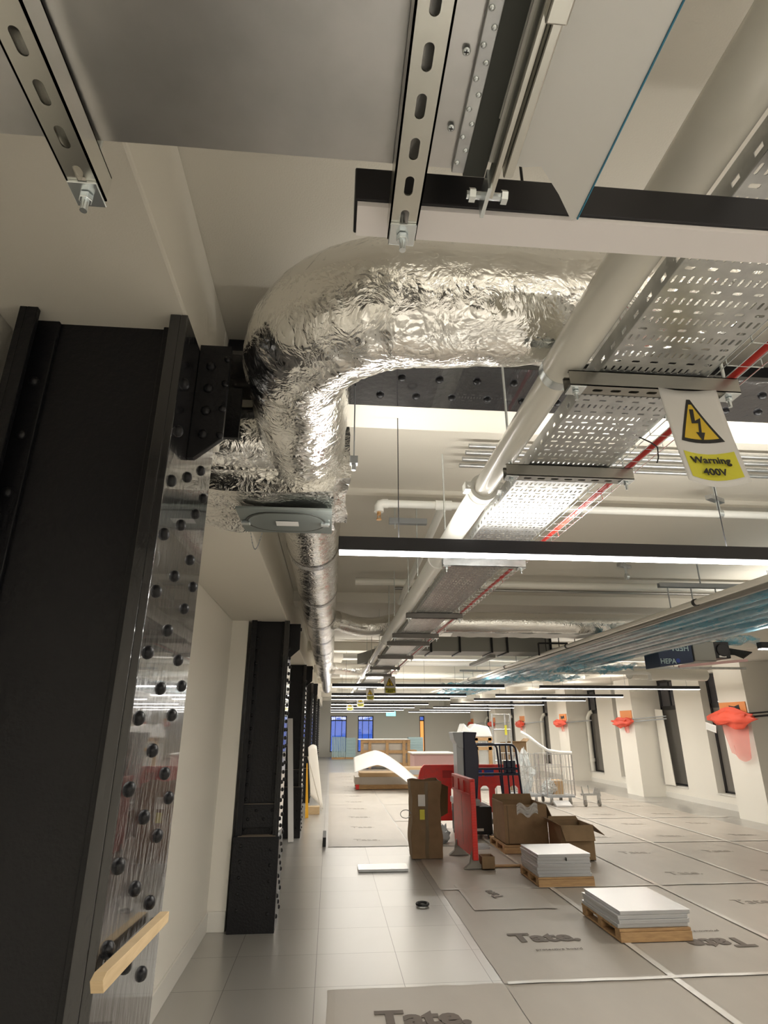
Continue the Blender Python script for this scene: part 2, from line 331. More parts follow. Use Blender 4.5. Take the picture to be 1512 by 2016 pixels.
# ================================================================ RIVETED COLUMNS
rv = G().dome((0, 0, 0), (1, 0, 0), .017, .014, 12); rvx = obj('rivet_source', rv, 'black', None, smooth=True, loc=(0, 0, 0)); RX = rvx.data; bpy.data.objects.remove(rvx)
rv = G().dome((0, 0, 0), (0, -1, 0), .017, .014, 12); rvx = obj('rivet_source', rv, 'black', None, smooth=True, loc=(0, 0, 0)); RY = rvx.data; bpy.data.objects.remove(rvx)
rv = G().dome((0, 0, 0), (0, 0, -1), .020, .017, 12); rvx = obj('rivet_source', rv, 'black', None, smooth=True, loc=(0, 0, 0)); RZ = rvx.data; bpy.data.objects.remove(rvx)
def rivet(me, p, parent, s=1.0):
    o = bpy.data.objects.new('rivet', me); COL.objects.link(o); o.parent = parent; o.location = Vector(p) - ORIGIN[parent]; o.scale = (s, s, s)
def column(y0, xl, xr, ztop, label, near):
    d = .50 if near else .42; y1 = y0 + d
    t = thing('riveted_column', label, 'column', ((xl + xr) / 2, y0 + d / 2, 0))
    obj('flange', G().box(xr - .02, xr, y0, y1, 0, ztop).box(xr - .05, xr - .02, y0, y0 + .018, 0, ztop), 'blackface', t, bev=.002)
    obj('flange', G().box(xl, xl + .02, y0, y1, 0, ztop).box(xl + .02, xl + .05, y0, y0 + .018, 0, ztop), 'black', t, bev=.002)
    w = y0 + .075
    zt = ztop + (.05 if near else 0)
    obj('web_plate', G().box(xl + .02, xr - .02, w, w + .02, 0, ztop).box(xl + .02, xr - .02, y1 - .04, y1 - .02, 0, ztop), 'black', t)
    obj('corner_angle', G().box(xl + .02, xl + .085, w - .014, w, 0, ztop), 'black', t, bev=.003)
    obj('corner_angle', G().box(xr - .085, xr - .02, w - .014, w, 0, ztop), 'black', t, bev=.003)
    # base plates
    obj('base_plate', G().box(xl - .015, xr + .012, y0 - .03, y1, 0, .72), 'black', t, bev=.004)
    obj('splice_plate', G().box(xl + .03, xr - .03, y0 + .03, w - .005, .78, .97), 'black', t, bev=.004)
    obj('dusty_ledge', G().box(xl + .02, xr - .02, y0 - .025, w, .7205, .7235).box(xl + .03, xr - .03, y0 + .03, w, .9705, .9735), 'dust', t)
    n = 0
    if near:
        z = 2.56; i = 0
        while z > .80:
            ys = [(.085, 0), (.385, .012)] if i % 2 == 0 else ([(.235, 0)] if i % 4 == 1 else [(.235, 0), (.46, .02)])
            for dy, dz in ys:
                if n < 74: rivet(RX, (xr, y0 + dy - .03, z + dz), t, 1.0); n += 1
            z -= .076; i += 1
        for k in range(12):
            rivet(RY, (xl + .052, w - .014, 2.55 - k * .17), t, .9); rivet(RY, (xr - .052, w - .014, 2.47 - k * .17), t, .7)
    else:
        z = 2.35; i = 0
        while z > .05:
            for dy in ((.06, .34) if i % 2 == 0 else (.2,)):
                if n < 52: rivet(RX, (xr + (.012 if z < .72 else 0), y0 + dy, z), t, 1.05); n += 1
            z -= .075; i += 1
        for k in range(20):
            zz = 2.45 - k * .12
            if n > 97: break
            rivet(RY, (xl + .055, (w - .014) if zz > .74 else y0 - .03, zz), t, .85); rivet(RY, (xr - .055, (w - .014) if zz > .74 else y0 - .03, zz - .03), t, .85); n += 2
        for kx in range(4):
            rivet(RY, (xl + .09 + kx * .07, y0 + .03, .92 if kx % 2 else .85), t, .8)
    return t
column(1.45, -.92, -.45, 2.76, 'nearest black riveted steel column at the left edge, glossy riveted side face', True)
lab = ['second black riveted steel column from the viewer, standing full height', 'third black riveted column, behind the leaning slotted rail', 'fourth black riveted column, behind the leaning white sheet', 'fifth and farthest visible black riveted column by the left wall', 'sixth black riveted column, hidden end of the row']
for k in range(1, 6): column(1.45 + 4.45 * k, -.80, -.43, 2.62, lab[k - 1], False)
# crossing girder with its end bracket (each column line)
for k in range(4):
    y = 1.62 + 4.45 * k
    zb = 2.78
    t = thing('riveted_girder', ['black riveted girder flange crossing behind the foil elbow', 'black bracketed girder at the second column', 'black bracketed girder at the third column', 'black bracketed girder at the fourth column'][k], 'girder', (1.5, y + .16, zb))
    x0 = -.45 if k == 0 else -.43
    if k == 0:
        yg = 1.86; zf = 2.915
        obj('bottom_flange', G().box(x0, 6.69, yg, yg + .32, zf, zf + .018), 'blackface', t, bev=.002)
        obj('girder_web', G().box(x0, 6.69, yg + .15, yg + .17, zf + .018, CE - .01), 'black', t)
        for i in range(28):
            rivet(RZ, (.09 + i * .15, yg + .10, zf), t, .85); rivet(RZ, (.165 + i * .15, yg + .23, zf), t, .85)
    pl = [(x0, 0, zb), (x0 + .098, 0, zb), (x0 + .098, 0, zb - .33), (x0 + .02, 0, zb - .40), (x0, 0, zb - .40)]
    if k: pl = [(x0, 0, 2.615), (x0 + .10, 0, 2.615), (x0 + .10, 0, 2.36), (x0 + .01, 0, 2.28), (x0, 0, 2.28)]
    for yy in (y, y + .25): obj('bracket_plate', G().prism([(a, yy, c if yy == y else max(c, zb - .20)) for a, b_, c in pl], (0, .02, 0)), 'black', t, bev=.002)
    if k == 0:
        for i in range(4): rivet(RY, (x0 + .04, y, zb - .08 - i * .08), t, .9); rivet(RY, (x0 + .09, y, zb - .05 - i * .09), t, .7)

# timber baton leaning on the near column
rot = Matrix.Rotation(0, 3, 'X')
tag(obj('timber_batten', G().prism([(-.434, 1.370, 1.182), (-.434, 1.385, 1.158), (-.434, 1.86, 1.146), (-.434, 1.86, 1.170), (-.434, 1.39, 1.190)], (.024, 0, 0)), 'pale_wood', bev=.001),
    'pale timber batten fixed across the riveted face of the nearest column', 'batten')

# ================================================================ FOIL LAGGED DUCT
def foil_rf(seed, amp=.008):
    def rf(i, a, p, r):
        q = Vector((p.x + seed, p.y, p.z))
        ring = nz3((i * .55, math.sin(a) * 1.1 + seed, math.cos(a) * 1.1), 1.0, amp * .45) + nz3((i * .22 + 9, math.sin(a) * 2.2 + seed, math.cos(a) * 2.2), 1.0, amp * .35)
        return r + ring + nz3(q, 5, amp * .55) + nz3(q, 16, amp * .25) + nz3((q.x * 14, q.y * 14, q.z * 44), 1, amp * .18)
    return rf
dz = 2.72; dx = -.14
t = thing('foil_lagged_duct', 'large round ventilation duct wrapped in crinkled silver foil, elbow then long straight run', 'duct', (dx, 3, 2.55))
# elbow (path from behind the damper box towards the viewer, then off to the right)
path = []; rad = []
R = .36; yc = 1.30
for i in range(22): path.append((dx, 2.30 - i * (2.30 - yc - R) / 22, dz)); rad.append(.168)
for i in range(50):
    a = i / 49 * PI / 2; path.append((dx + R - R * math.cos(a), yc + R - R * math.sin(a), dz)); rad.append(.168 + .012 * math.sin(2 * a))
for i in range(1, 46):
    s = i / 45; e = max(0, s - .40); path.append((dx + R + s * .95, yc - .02 * s - .30 * e * e, dz + .22 * e * e + .02 * s)); rad.append(.170 - .035 * s)
obj('duct_elbow', G().tube(path, rad, 96, True, foil_rf(3, .010)), 'foil', t, smooth=True)
path = [(dx, 2.62 + i * .045, dz) for i in range(364)]; rad = []
for i in range(364):
    y = 2.62 + i * .045
    r = .162 + .018 * math.exp(-max(0, y - 2.7) * 5)
    if y > 12.6: r = .13
    if abs((y % 1.19) - .6) < .03: r -= .006
    rad.append(r)
obj('duct_run', G().tube(path, rad, 48, True, foil_rf(11, .006)), 'foil', t, smooth=True)
for y in (3.55, 4.8, 6.0, 7.2, 8.4, 9.6, 10.8):
    obj('tape_band', G().tube([(dx, y + j * .02, dz) for j in range(5)], .168, 48, False, foil_rf(y, .002)), 'foiltape', t, smooth=True)
# damper box wrapped in foil
bm = bmesh.new(); bmesh.ops.create_cube(bm, size=1)
for v in bm.verts: v.co = Vector((v.co.x * 1.02 - .465, v.co.y * .64 + 2.49, v.co.z * .35 + 2.705))
bmesh.ops.bevel(bm, geom=list(bm.edges), offset=.055, segments=4, affect='EDGES'); bmesh.ops.subdivide_edges(bm, edges=list(bm.edges), cuts=5, use_grid_fill=True)
bmesh.ops.triangulate(bm, faces=list(bm.faces))
gg = G(); gg.v = [v.co.copy() for v in bm.verts]; gg.f = [tuple(l.vert.index for l in f.loops) for f in bm.faces]; bm.free()
gg.v = [p + Vector((nz3(p, 9, .02), nz3(p + Vector((5, 0, 0)), 9, .02), nz3(p + Vector((0, 7, 0)), 12, .022))) for p in gg.v]
obj('damper_box', gg, 'foil', t, smooth=True)
ad = obj('access_door', G().box(-.43, -.02, 2.37, 2.69, 2.500, 2.512), 'doorg', t, bev=.002, label='dull grey-green steel plate with oval hatch')
def stadium(x0, x1, y0, y1, z, n=12):
    r = (y1 - y0) / 2; cy = (y0 + y1) / 2
    return [(x0 + r + r * math.cos(PI / 2 + PI * i / n), cy + r * math.sin(PI / 2 + PI * i / n), z) for i in range(n + 1)] + [(x1 - r + r * math.cos(-PI / 2 + PI * i / n), cy + r * math.sin(-PI / 2 + PI * i / n), z) for i in range(n + 1)]
obj('seal_rim', G().prism(stadium(-.404, -.046, 2.403, 2.657, 2.4965), (0, 0, .004)), 'rubber', ad)
obj('hatch', G().prism(stadium(-.394, -.056, 2.413, 2.647, 2.4955), (0, 0, .002)), 'doorg', ad)
obj('label_sticker', G().box(-.27, -.17, 2.50, 2.56, 2.4905, 2.4918), 'signw', ad)
for xx in (-.405, -.05): obj('catch', G().box(xx - .02, xx + .02, 2.515, 2.545, 2.484, 2.498), 'zinc', ad, bev=.003)
ch = [(-.41 + .022 * math.sin(a) + .02, 2.55, 2.49 - .075 * math.sin(a / 1.0) * 1.0) for a in [PI * i / 16 for i in range(17)]]
ch = [(-.405 + .055 * i / 16, 2.69, 2.50 - .085 * math.sin(PI * i / 16)) for i in range(17)]
gc = G()
for i in range(16): gc.obox((Vector(ch[i]) + Vector(ch[i + 1])) / 2, (.011, .004, .003), (Vector(ch[i + 1]) - Vector(ch[i])).to_track_quat('X', 'Z').to_matrix() @ Matrix.Rotation(i % 2 * PI / 2, 3, 'X'))
obj('chain', gc, 'greymetal', t)
obj('clip', G().box(.045, .075, 2.02, 2.05, 2.57, 2.60).cyl((.06, 2.035, 2.545), (.06, 2.035, 2.57), .009, 8).cyl((.06, 2.035, 2.60), (.06, 2.035, 3.0), .003, 6), 'greymetal', t)
obj('branch_stub', G().tube([(-.97 + i * .03, 2.16, 2.72) for i in range(26)], .13, 40, True, foil_rf(40, .012)), 'foil', t, smooth=True)
# second-bay branch to the right: elbow dip then long lagged run
path = [(.02 + .05 * i, 6.30 + .25 * math.sin(min(1, i / 16) * PI), 2.70 - .03 * math.sin(min(1, i / 14) * PI) - .0 * i) for i in range(78)]
obj('branch_duct', G().tube(path, [.10 + .01 * min(1, i / 18) for i in range(78)], 40, True, foil_rf(55, .006)), 'foil', t, smooth=True)
obj('lagging_flap', G().grid(lambda u, v: Vector((1.3 + u * 1.9, 6.36 + v * .16 - .05, 2.585 - .02 * v + .006 * math.sin(u * 40))), 50, 4), 'signw', t, solid=.004)
path = [(.0 + .05 * i, 11.6 + .25 * math.sin(min(1, i / 16) * PI), 2.68 + .0 * i) for i in range(26)]
obj('branch_duct', G().tube(path, .11, 32, True, foil_rf(66, .006)), 'foil', t, smooth=True)

# ================================================================ RECTANGULAR DUCT OVERHEAD, struts under it
t = thing('rectangular_duct', 'wide galvanised sheet duct overhead at the top of the view', 'duct', (-.5, -.2, 2.32))
obj('duct_body', G().grid(lambda u, v: Vector((-.95 + u * 1.085, -.85 + v * 1.396, 2.307 + nz3((u * 3, v * 3, 0), 1.3, .004))), 40, 40).box(-.95, .134, -.85, .544, 2.311, 2.62), 'galvduct', t, smooth=True)
obj('perforated_edge_strip', G().box(.134, .150, -.85, .545, 2.298, 2.306), 'galv', t, bev=.001)
for i in range(22):
    obj('strip_dimple', G().dome((.1385 + (.007 if i % 2 else 0), .53 - i * .017, 2.298), (0, 0, -1), .0035, .0022, 8), 'zinc', t, smooth=True)
obj('flexible_connector', G().box(.150, .178, -.85, .550, 2.300, 2.60), 'rubber', t)
for y in (.49, .405):
    s_ = obj('screw', G().dome((.123, y, 2.303), (0, 0, -1), .0045, .0012, 16), 'zinc', t, smooth=True)
    obj('screw_slot', G().box(.1205, .1255, y - .0005, y + .0005, 2.3013, 2.302).box(.1225, .1235, y - .0025, y + .0025, 2.3013, 2.302), 'ink', s_)
# damper casing right of it, grey-white plate with pointed corner
t = thing('damper_casing', 'grey-white sheet casing with a pointed corner and blue edge beside the overhead duct', 'duct', (.25, -.1, 2.29))
poly = [(.176, -.85, 2.290), (.176, .520, 2.290), (.222, .523, 2.290), (.243, .520, 2.290), (.280, .558, 2.290), (.313, .598, 2.290), (.319, .592, 2.290), (.319, -.85, 2.290)]
obj('bottom_plate', G().prism([(a, b_, c) for a, b_, c in poly], (0, 0, .003)), 'board', t)
obj('casing_body', G().box(.176, .305, -.85, .47, 2.298, 2.60), 'board', t)
obj('blue_film_edge', G().prism([(.3192, -.85, 2.288), (.3192, .594, 2.288), (.3207, .594, 2.288), (.3207, -.85, 2.288)], (0, 0, .008)), 'bluefilm', t)

def channel(x0, x1, y0, y1, z0, z1, along='y', slots=True, pitch=.05, sl=.028, sw=.011, th=.0025):
    """slotted U channel, slotted web facing down; slots are real openings"""
    g_ = G()
    if along == 'y': L0, L1, W0, W1 = y0, y1, x0, x1
    else: L0, L1, W0, W1 = x0, x1, y0, y1
    def bx(l0, l1, w0, w1, a, b_):
        if l1 <= l0: return
        g_.box(w0, w1, l0, l1, a, b_) if along == 'y' else g_.box(l0, l1, w0, w1, a, b_)
    bx(L0, L1, W0, W0 + th, z0, z1); bx(L0, L1, W1 - th, W1, z0, z1)
    bx(L0, L1, W0, W0 + .009, z1 - th, z1); bx(L0, L1, W1 - .009, W1, z1 - th, z1)
    c = (W0 + W1) / 2; bx(L0, L1, W0, c - sw / 2, z0, z0 + th); bx(L0, L1, c + sw / 2, W1, z0, z0 + th)
    if slots:
        p = L1 - .022
        last = L1
        while p - sl > L0:
            bx(p, last, c - sw / 2, c + sw / 2, z0, z0 + th)
            # rounded slot ends
            for e, sgn in ((p, -1), (p - sl, 1)):
                n = 5; rr_ = sw / 2
                for q in (-1, 1):
                    pts = [(c + q * rr_, e)] + [(c + q * rr_ * math.cos(PI / 2 * j / n), e + sgn * rr_ - sgn * rr_ * math.sin(PI / 2 * j / n)) for j in range(n + 1)]
                    pts = [(a, b_) if along == 'y' else (b_, a) for a, b_ in pts]
                    g_.prism([(a, b_, z0) for a, b_ in pts], (0, 0, th))
            last = p - sl; p -= pitch
        bx(L0, last, c - sw / 2, c + sw / 2, z0, z0 + th)
    else: bx(L0, L1, c - sw / 2, c + sw / 2, z0, z0 + th)
    return g_
def bolt(parent, x, y, z, h=.03, plate=.036, up=3.04):
    obj('washer_plate', G().box(x - plate / 2, x + plate / 2, y - plate / 2, y + plate / 2, z - .004, z), 'zinc', parent, bev=.001)
    nut = [(x + .0085 * math.cos(PI / 3 * i), y + .0085 * math.sin(PI / 3 * i), z - .014) for i in range(6)]
    obj('nut', G().prism(nut, (0, 0, .009)), 'zinc', parent, bev=.001)
    obj('threaded_rod', G().cyl((x, y, z - h), (x, y, up), .0045, 10), 'zinc', parent, smooth=True)
for xc, ye, lb in ((-.325, .605, 'slotted steel channel support at the left below the overhead duct'), (.078, .635, 'slotted steel channel support in the middle, bolted end over the unlit lamp')):
    t = thing('support_channel', lb, 'channel', (xc, -.1, 2.26))
    obj('slotted_channel', channel(xc - .0195, xc + .0195, -.85, ye - .01, 2.262, 2.303), 'strut', t)
    bolt(t, xc, ye - .022, 2.262, .03)
t = thing('support_channel', 'plain steel channel with a bolted clamp under the casing joint', 'channel', (.19, -.1, 2.27))
obj('slotted_channel', G().box(.179, .187, -.85, .55, 2.262, 2.289).box(.192, .204, -.85, .52, 2.264, 2.289).box(.187, .192, -.85, .55, 2.280, 2.289), 'strut', t, bev=.002)
obj('clamp', G().box(.182, .204, -.2, .345, 2.252, 2.262), 'strut', t, bev=.002)
obj('clamp_bolt', G().cyl((.155, .556, 2.275), (.205, .556, 2.275), .005, 8).cyl((.200, .556, 2.275), (.208, .556, 2.275), .009, 6).cyl((.158, .556, 2.275), (.166, .556, 2.275), .009, 6).box(.176, .181, .53, .575, 2.258, 2.29), 'zinc', t)

# ================================================================ WHITE PIPE
px_, pz = .567, 2.50
t = thing('overhead_pipe', 'white overhead pipe running down the room beside the cable tray', 'pipe', (px_, 5, 2.45))
obj('pipe_sleeve', G().cyl((px_, -.8, pz), (px_, 1.25, pz), .0475, 40), 'pipe', t, smooth=True, label='wider near length of white pipe')
obj('joint_band', G().cyl((px_, 1.245, pz), (px_, 1.275, pz), .049, 40), 'zinc', t, smooth=True)
obj('pipe_length', G().cyl((px_, 1.27, pz), (px_, 2.12, pz), .040, 40), 'pipe', t, smooth=True)
obj('pipe_length', G().cyl((px_, 2.12, pz), (px_, 6.3, pz), .047, 40), 'pipew', t, smooth=True)
obj('pipe_length', G().cyl((px_, 6.3, pz), (px_, 19, pz), .045, 24), 'pipe', t, smooth=True)
obj('clamp_ring', G().cyl((px_, 2.05, pz), (px_, 2.09, pz), .055, 32).cyl((px_, 2.11, pz), (px_, 2.135, pz), .052, 32).box(px_ - .075, px_ - .045, 2.045, 2.095, pz - .012, pz + .02).box(px_ + .045, px_ + .075, 2.045, 2.095, pz - .012, pz + .02).cyl((px_ - .062, 2.03, pz), (px_ - .062, 2.11, pz), .007, 8).cyl((px_ + .062, 2.03, pz), (px_ + .062, 2.11, pz), .007, 8), 'pipew', t, smooth=True)
for y in (3.1, 6.3, 8.5, 11.0): obj('joint_band', G().cyl((px_, y, pz), (px_, y + .05, pz), .052, 32), 'pipew', t, smooth=True)

# ================================================================ PERFORATED CABLE TRAY
tx0, tx1, tz = .632, .905, 2.447
def tray_mesh(y0, y1):
    """perforated plate: rows of short lengthwise slots alternate with rows of wider crosswise slots"""
    g_ = G(); y = y0; nA = 16
    while y < y1 - 1e-6:
        wA = (tx1 - tx0) / nA
        for i in range(nA):       # row A : 11 cells, slot 5 x 15 mm lengthwise
            cell(g_, tx0 + i * wA, tx0 + (i + 1) * wA, y, y + .036, .0062, .0205)
        nB = 6; wB = (tx1 - tx0) / nB
        for i in range(nB):       # row B : 6 cells, slot 18 x 6 mm crosswise
            cell(g_, tx0 + i * wB, tx0 + (i + 1) * wB, y + .036, y + .060, .0200, .0090)
        y += .060
    return g_
def cell(g_, x0, x1, y0, y1, w, l):
    cx, cy = (x0 + x1) / 2, (y0 + y1) / 2; hw, hl = w / 2, l / 2; c = min(hw, hl) * .6
    inn = [(cx - hw + c, cy - hl), (cx + hw - c, cy - hl), (cx + hw, cy - hl + c), (cx + hw, cy + hl - c), (cx + hw - c, cy + hl), (cx - hw + c, cy + hl), (cx - hw, cy + hl - c), (cx - hw, cy - hl + c)]
    o_ = [(x0, y0), (x1, y0), (x1, y1), (x0, y1)]
    g_.add([(a, b_, tz) for a, b_ in o_ + inn], [(0, 1, 5, 4), (1, 6, 5), (1, 2, 7, 6), (2, 8, 7), (2, 3, 9, 8), (3, 10, 9), (3, 0, 11, 10), (0, 4, 11)])
t = thing('cable_tray', 'long perforated galvanised cable tray hung above the walkway', 'cable tray', ((tx0 + tx1) / 2, 5, tz))
obj('tray_bed', tray_mesh(-.6, 6.0), 'galv', t, solid=.0014)
obj('tray_bed', G().box(tx0, tx1, 6.0, 21, tz, tz + .0014), 'galv', t)
for a in (tx0, tx1):
    q = G()
    q.box(a - .001, a + .001, -.6, 21, tz, tz + .012).box(a - .001, a + .001, -.6, 21, tz + .024, tz + .05)
    y = -.6
    while y < 6: q.box(a - .001, a + .001, y, y + .035, tz + .012, tz + .024); y += .055
    q.box(a - .001, a + .001, 6, 21, tz + .012, tz + .024).box(a - .007 if a > .7 else a, a if a > .7 else a + .007, -.6, 19, tz + .048, tz + .050)
    obj('side_rail', q, 'galv', t)
# trapeze brackets
for i, y in enumerate((1.17, 1.71, 2.86, 4.40, 5.45, 6.0, 7.25, 8.7, 9.9, 12.1, 13.2, 15.2, 17.0, 18.8, 20.5)):
    names = ['nearest slotted trapeze bracket under the tray, warning sign hanging from it', 'second slotted trapeze bracket under the tray', 'trapeze bracket seen just below the bright lamp'] 
    lb = names[i] if i < 3 else 'small shade-darkened trapeze bracket under the distant tray'
    t = thing('trapeze_bracket', lb, 'bracket', (.765, y + .02, 2.40), None if i < 3 else 'distant trapeze brackets')
    sp = 'x'
    obj('slotted_channel', channel(.552, .985, y, y + .041, 2.402, 2.443, 'x', i < 4, .046, .026, .011), 'strutpartshade' if i in (0, 1) else ('galv' if i == 2 else 'strutshade'), t)  # darker strut copies carry the shade of the unlit bracket faces
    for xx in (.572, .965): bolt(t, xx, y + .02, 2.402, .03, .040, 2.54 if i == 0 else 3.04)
# basket + red cable
bxs = [.925, .95, .975, 1.0, 1.025]
t = thing('wire_basket', 'thin wire mesh cable basket running beside the perforated tray', 'cable basket', (.975, 4, 2.44))
q = G()
for xx, zz in ((.925, 2.485), (.925, 2.462), (.925, 2.447), (.955, 2.445), (.985, 2.445), (1.015, 2.447), (1.015, 2.47)): q.box(xx - .001, xx + .001, -.5, 14, zz - .001, zz + .001)
y = -.5
while y < 9:
    q.box(.924, .926, y, y + .002, 2.444, 2.492).box(.924, 1.017, y, y + .002, 2.443, 2.445).box(1.015, 1.017, y, y + .002, 2.444, 2.474); y += .09
obj('wire_mesh', q, 'zinc', t)
t = thing('red_cable', 'red cable lying in the wire basket', 'cable', (.985, 4, 2.45))
path = [(.985 + nz3((0, y * .5, 3), 1.7, .012), y, 2.4605) for y in [-.4 + .15 * i for i in range(84)]]
obj('cable_length', G().tube(path, .010, 10), 'red', t, smooth=True)
q = G()
for y in (1.0, 1.45, 1.95, 2.4, 3.3, 4.1): q.cyl((.985, y, 2.459), (.985, y + .008, 2.459), .0125, 12).cyl((.985, y + .004, 2.447), (.99, y + .004, 2.425), .0012, 5)
obj('cable_ties', q, 'red', t)
tag(obj('black_cable_tie', G().tube([(.90, 1.50, 2.447), (.935, 1.50, 2.43), (.965, 1.52, 2.425), (.975, 1.54, 2.40), (.97, 1.545, 2.385)], .0022, 6), 'ink'), 'thin black cable tie tail hanging from the wire basket', 'cable tie')

# ================================================================ WARNING SIGNS
def warning_sign(name, cx, y, ztop, w, h, label, detail=True, yaw=0.0, group=None):
    t = thing(name, label, 'sign', (cx, y, ztop - h), group)
    def P(u, v, off=0.0):   # u,v 0..1 on the curved sheet
        bow = .10 * h * (v * v) * -1 + .0
        return Vector((cx + (u - .5) * w + .055 * w * (1 - v) + .06 * w * math.sin((1 - v) * 2.2) * .6, y - off + .010 * math.sin(u * PI) - .03 * (1 - v) ** 2, ztop - h + v * h - .012 * math.sin(u * PI) * (1 - v)))
    obj('sign_sheet', G().grid(lambda u, v: P(u, v), 14, 14), 'signw', t, solid=.0012, smooth=True)
    def patch(poly, off, mat, nm, par=t):
        # triangulated fill via grid clipping: fan of subdivided triangles around the centroid
        g_ = G(); c = (sum(p[0] for p in poly) / len(poly), sum(p[1] for p in poly) / len(poly)); n = len(poly); S = 6
        for i in range(n):
            a, b_ = poly[i], poly[(i + 1) % n]
            def pt(s, r): e = (a[0] + (b_[0] - a[0]) * r, a[1] + (b_[1] - a[1]) * r); return P(c[0] + (e[0] - c[0]) * s, c[1] + (e[1] - c[1]) * s, off)
            g_.grid(lambda s, r: pt(s, r), S, S)
        return obj(nm, g_, mat, par)
    tri = lambda s: [(.5 + dx_ * s, .635 + dy * s) for dx_, dy in ((-.36, -.19), (.36, -.19), (.03, .27), (-.03, .27))]
    patch(tri(1.0), .0013, 'ink', 'triangle_border'); patch(tri(.80), .0019, 'signy', 'triangle')
    bolt_ = [(.52, .80), (.46, .80), (.44, .655), (.535, .665), (.50, .54), (.455, .555), (.52, .475), (.575, .575), (.535, .56), (.60, .70), (.505, .69)]
    g_ = G(); quads = [[(.46, .80), (.53, .80), (.50, .68), (.43, .65)], [(.43, .65), (.50, .68), (.60, .71), (.54, .655)], [(.54, .655), (.60, .71), (.545, .55), (.50, .55)], [(.45, .56), (.60, .555), (.53, .47), (.52, .47)]]
    for qd in quads:
        g_.add([P(a, b_, .0026) for a, b_ in qd], [(0, 1, 2, 3)])
    obj('lightning_bolt', g_, 'ink', t)
    patch([(.1, .06), (.93, .06), (.93, .33), (.1, .33)], .0013, 'signly', 'yellow_panel')
    if detail:
        for s, v, sz in (('Warning', .255, .042), ('400V', .135, .042)):
            c = P(.5, v, .0045); text('sign_lettering', s, sz * .60 * h / .24, c - Vector((0, .0035, 0)), (PI / 2 - .25, 0, .0), 'ink', t, .0006)
    else:
        for s, v in (('Warning', .25), ('400V', .14)):
            c = P(.5, v, .006); text('sign_lettering', s, .17 * h, c - Vector((0, .01, 0)), (PI / 2, 0, 0), 'ink', t, .0005)
    return t
warning_sign('warning_sign', .842, 1.164, 2.402, .148, .255, 'large white and yellow electrical warning sign hanging from the nearest tray bracket')
for cx, y, zt, w, h, lb in ((.94, 9.89, 2.402, .19, .27, 'small electrical warning sign hanging in front of the distant lamps'),
        (.83, 13.19, 2.402, .17, .23, 'tiny electrical warning sign, second of the distant three'), (.80, 16.99, 2.402, .2, .26, 'tiny electrical warning sign left of the distant three, deeper in the room'), (.62, 20.49, 2.402, .22, .28, 'tiniest electrical warning sign, farthest down the room')):
    warning_sign('warning_sign', cx, y, zt, w, h, lb, detail=False)

# ================================================================ CROSSING PIPES, CONDUITS, DUCTS
t = thing('sprinkler_pipe', 'white plastic sprinkler pipe with an elbow and brass head above the bright lamp', 'pipe', (1.6, 3.4, 2.95))
zz = 2.90
obj('pipe_length', G().cyl((.27, 3.30, zz), (6.6, 3.30, zz), .024, 20), 'pipew', t, smooth=True)
obj('elbow', G().tube([(.31, 3.30, zz), (.28, 3.30, zz), (.262, 3.30, zz - .006), (.255, 3.30, zz - .02), (.255, 3.30, zz - .055)], .029, 16), 'pipew', t, smooth=True)
obj('sprinkler_head', G().cyl((.255, 3.3, zz - .05), (.255, 3.3, zz - .075), .012, 12).cyl((.247, 3.3, zz - .075), (.247, 3.3, zz - .10), .003, 6).cyl((.263, 3.3, zz - .075), (.263, 3.3, zz - .10), .003, 6).cyl((.255, 3.3, zz - .10), (.255, 3.3, zz - .106), .016, 12), 'brass', t)
obj('tee', G().cyl((.60, 3.30, zz), (.70, 3.30, zz), .031, 20).cyl((.65, 3.30, zz), (.65, 3.36, zz), .031, 20), 'pipew', t, smooth=True)
obj('pipe_length', G().cyl((.65, 3.33, zz), (.65, 5.7, zz - .12), .026, 20), 'pipew', t, smooth=True)
t = thing('ceiling_bracket', 'grey unistrut bracket on the ceiling left of the white pipe', 'bracket', (.48, 3.75, 2.95))
obj('strut', G().box(.36, .62, 3.74, 3.78, 2.93, 2.97), 'greymetal', t, bev=.002); obj('hanger_rod', G().cyl((.40, 3.76, 2.90), (.40, 3.76, 3.05), .005, 8).cyl((.55, 3.76, 2.5), (.55, 3.76, 3.05), .005, 8), 'zinc', t)
for i in range(4):
    tag(obj('conduit', G().cyl((.7, 2.78 + i * .085, 3.05), (6.6, 2.78 + i * .085, 3.05), .0125, 12), 'galv', smooth=True), 'slim galvanised conduit fixed under the bright ceiling behind the warning sign', 'conduit', 'ceiling conduits behind the sign')
for i, (xx, yy) in enumerate(((2.42, 3.30), (2.62, 4.95))):
    t = thing('pipe_clip_bracket', ['zinc clip bracket holding the white pipe right of the warning sign', 'small dark bracket on the ceiling below the bright lamp'][i], 'bracket', (xx, yy, 2.9))
    obj('strut', G().obox((xx, yy, 3.0), (.16, .04, .03), Matrix.Rotation(.5, 3, 'Z')), 'galv', t, bev=.002); obj('clip_band', G().cyl((xx, yy, 2.90), (xx + .025, yy, 2.90), .028, 16).box(xx, xx + .02, yy - .005, yy + .005, 2.92, 3.05 if i else 3.1), 'zinc', t)
tag(obj('ceiling_pipe', G().cyl((.62, 5.95, 2.98), (6.5, 5.95, 2.98), .016, 12), 'greypipe', smooth=True), 'thin grey pipe crossing the ceiling just before the foil branch duct', 'pipe')
tag(obj('ceiling_pipe', G().tube([(.2, 5.55, 2.95), (6.5, 5.55, 2.95)], .035, 16), 'pipe', smooth=True), 'cream pipe crossing the ceiling above the foil branch duct', 'pipe')
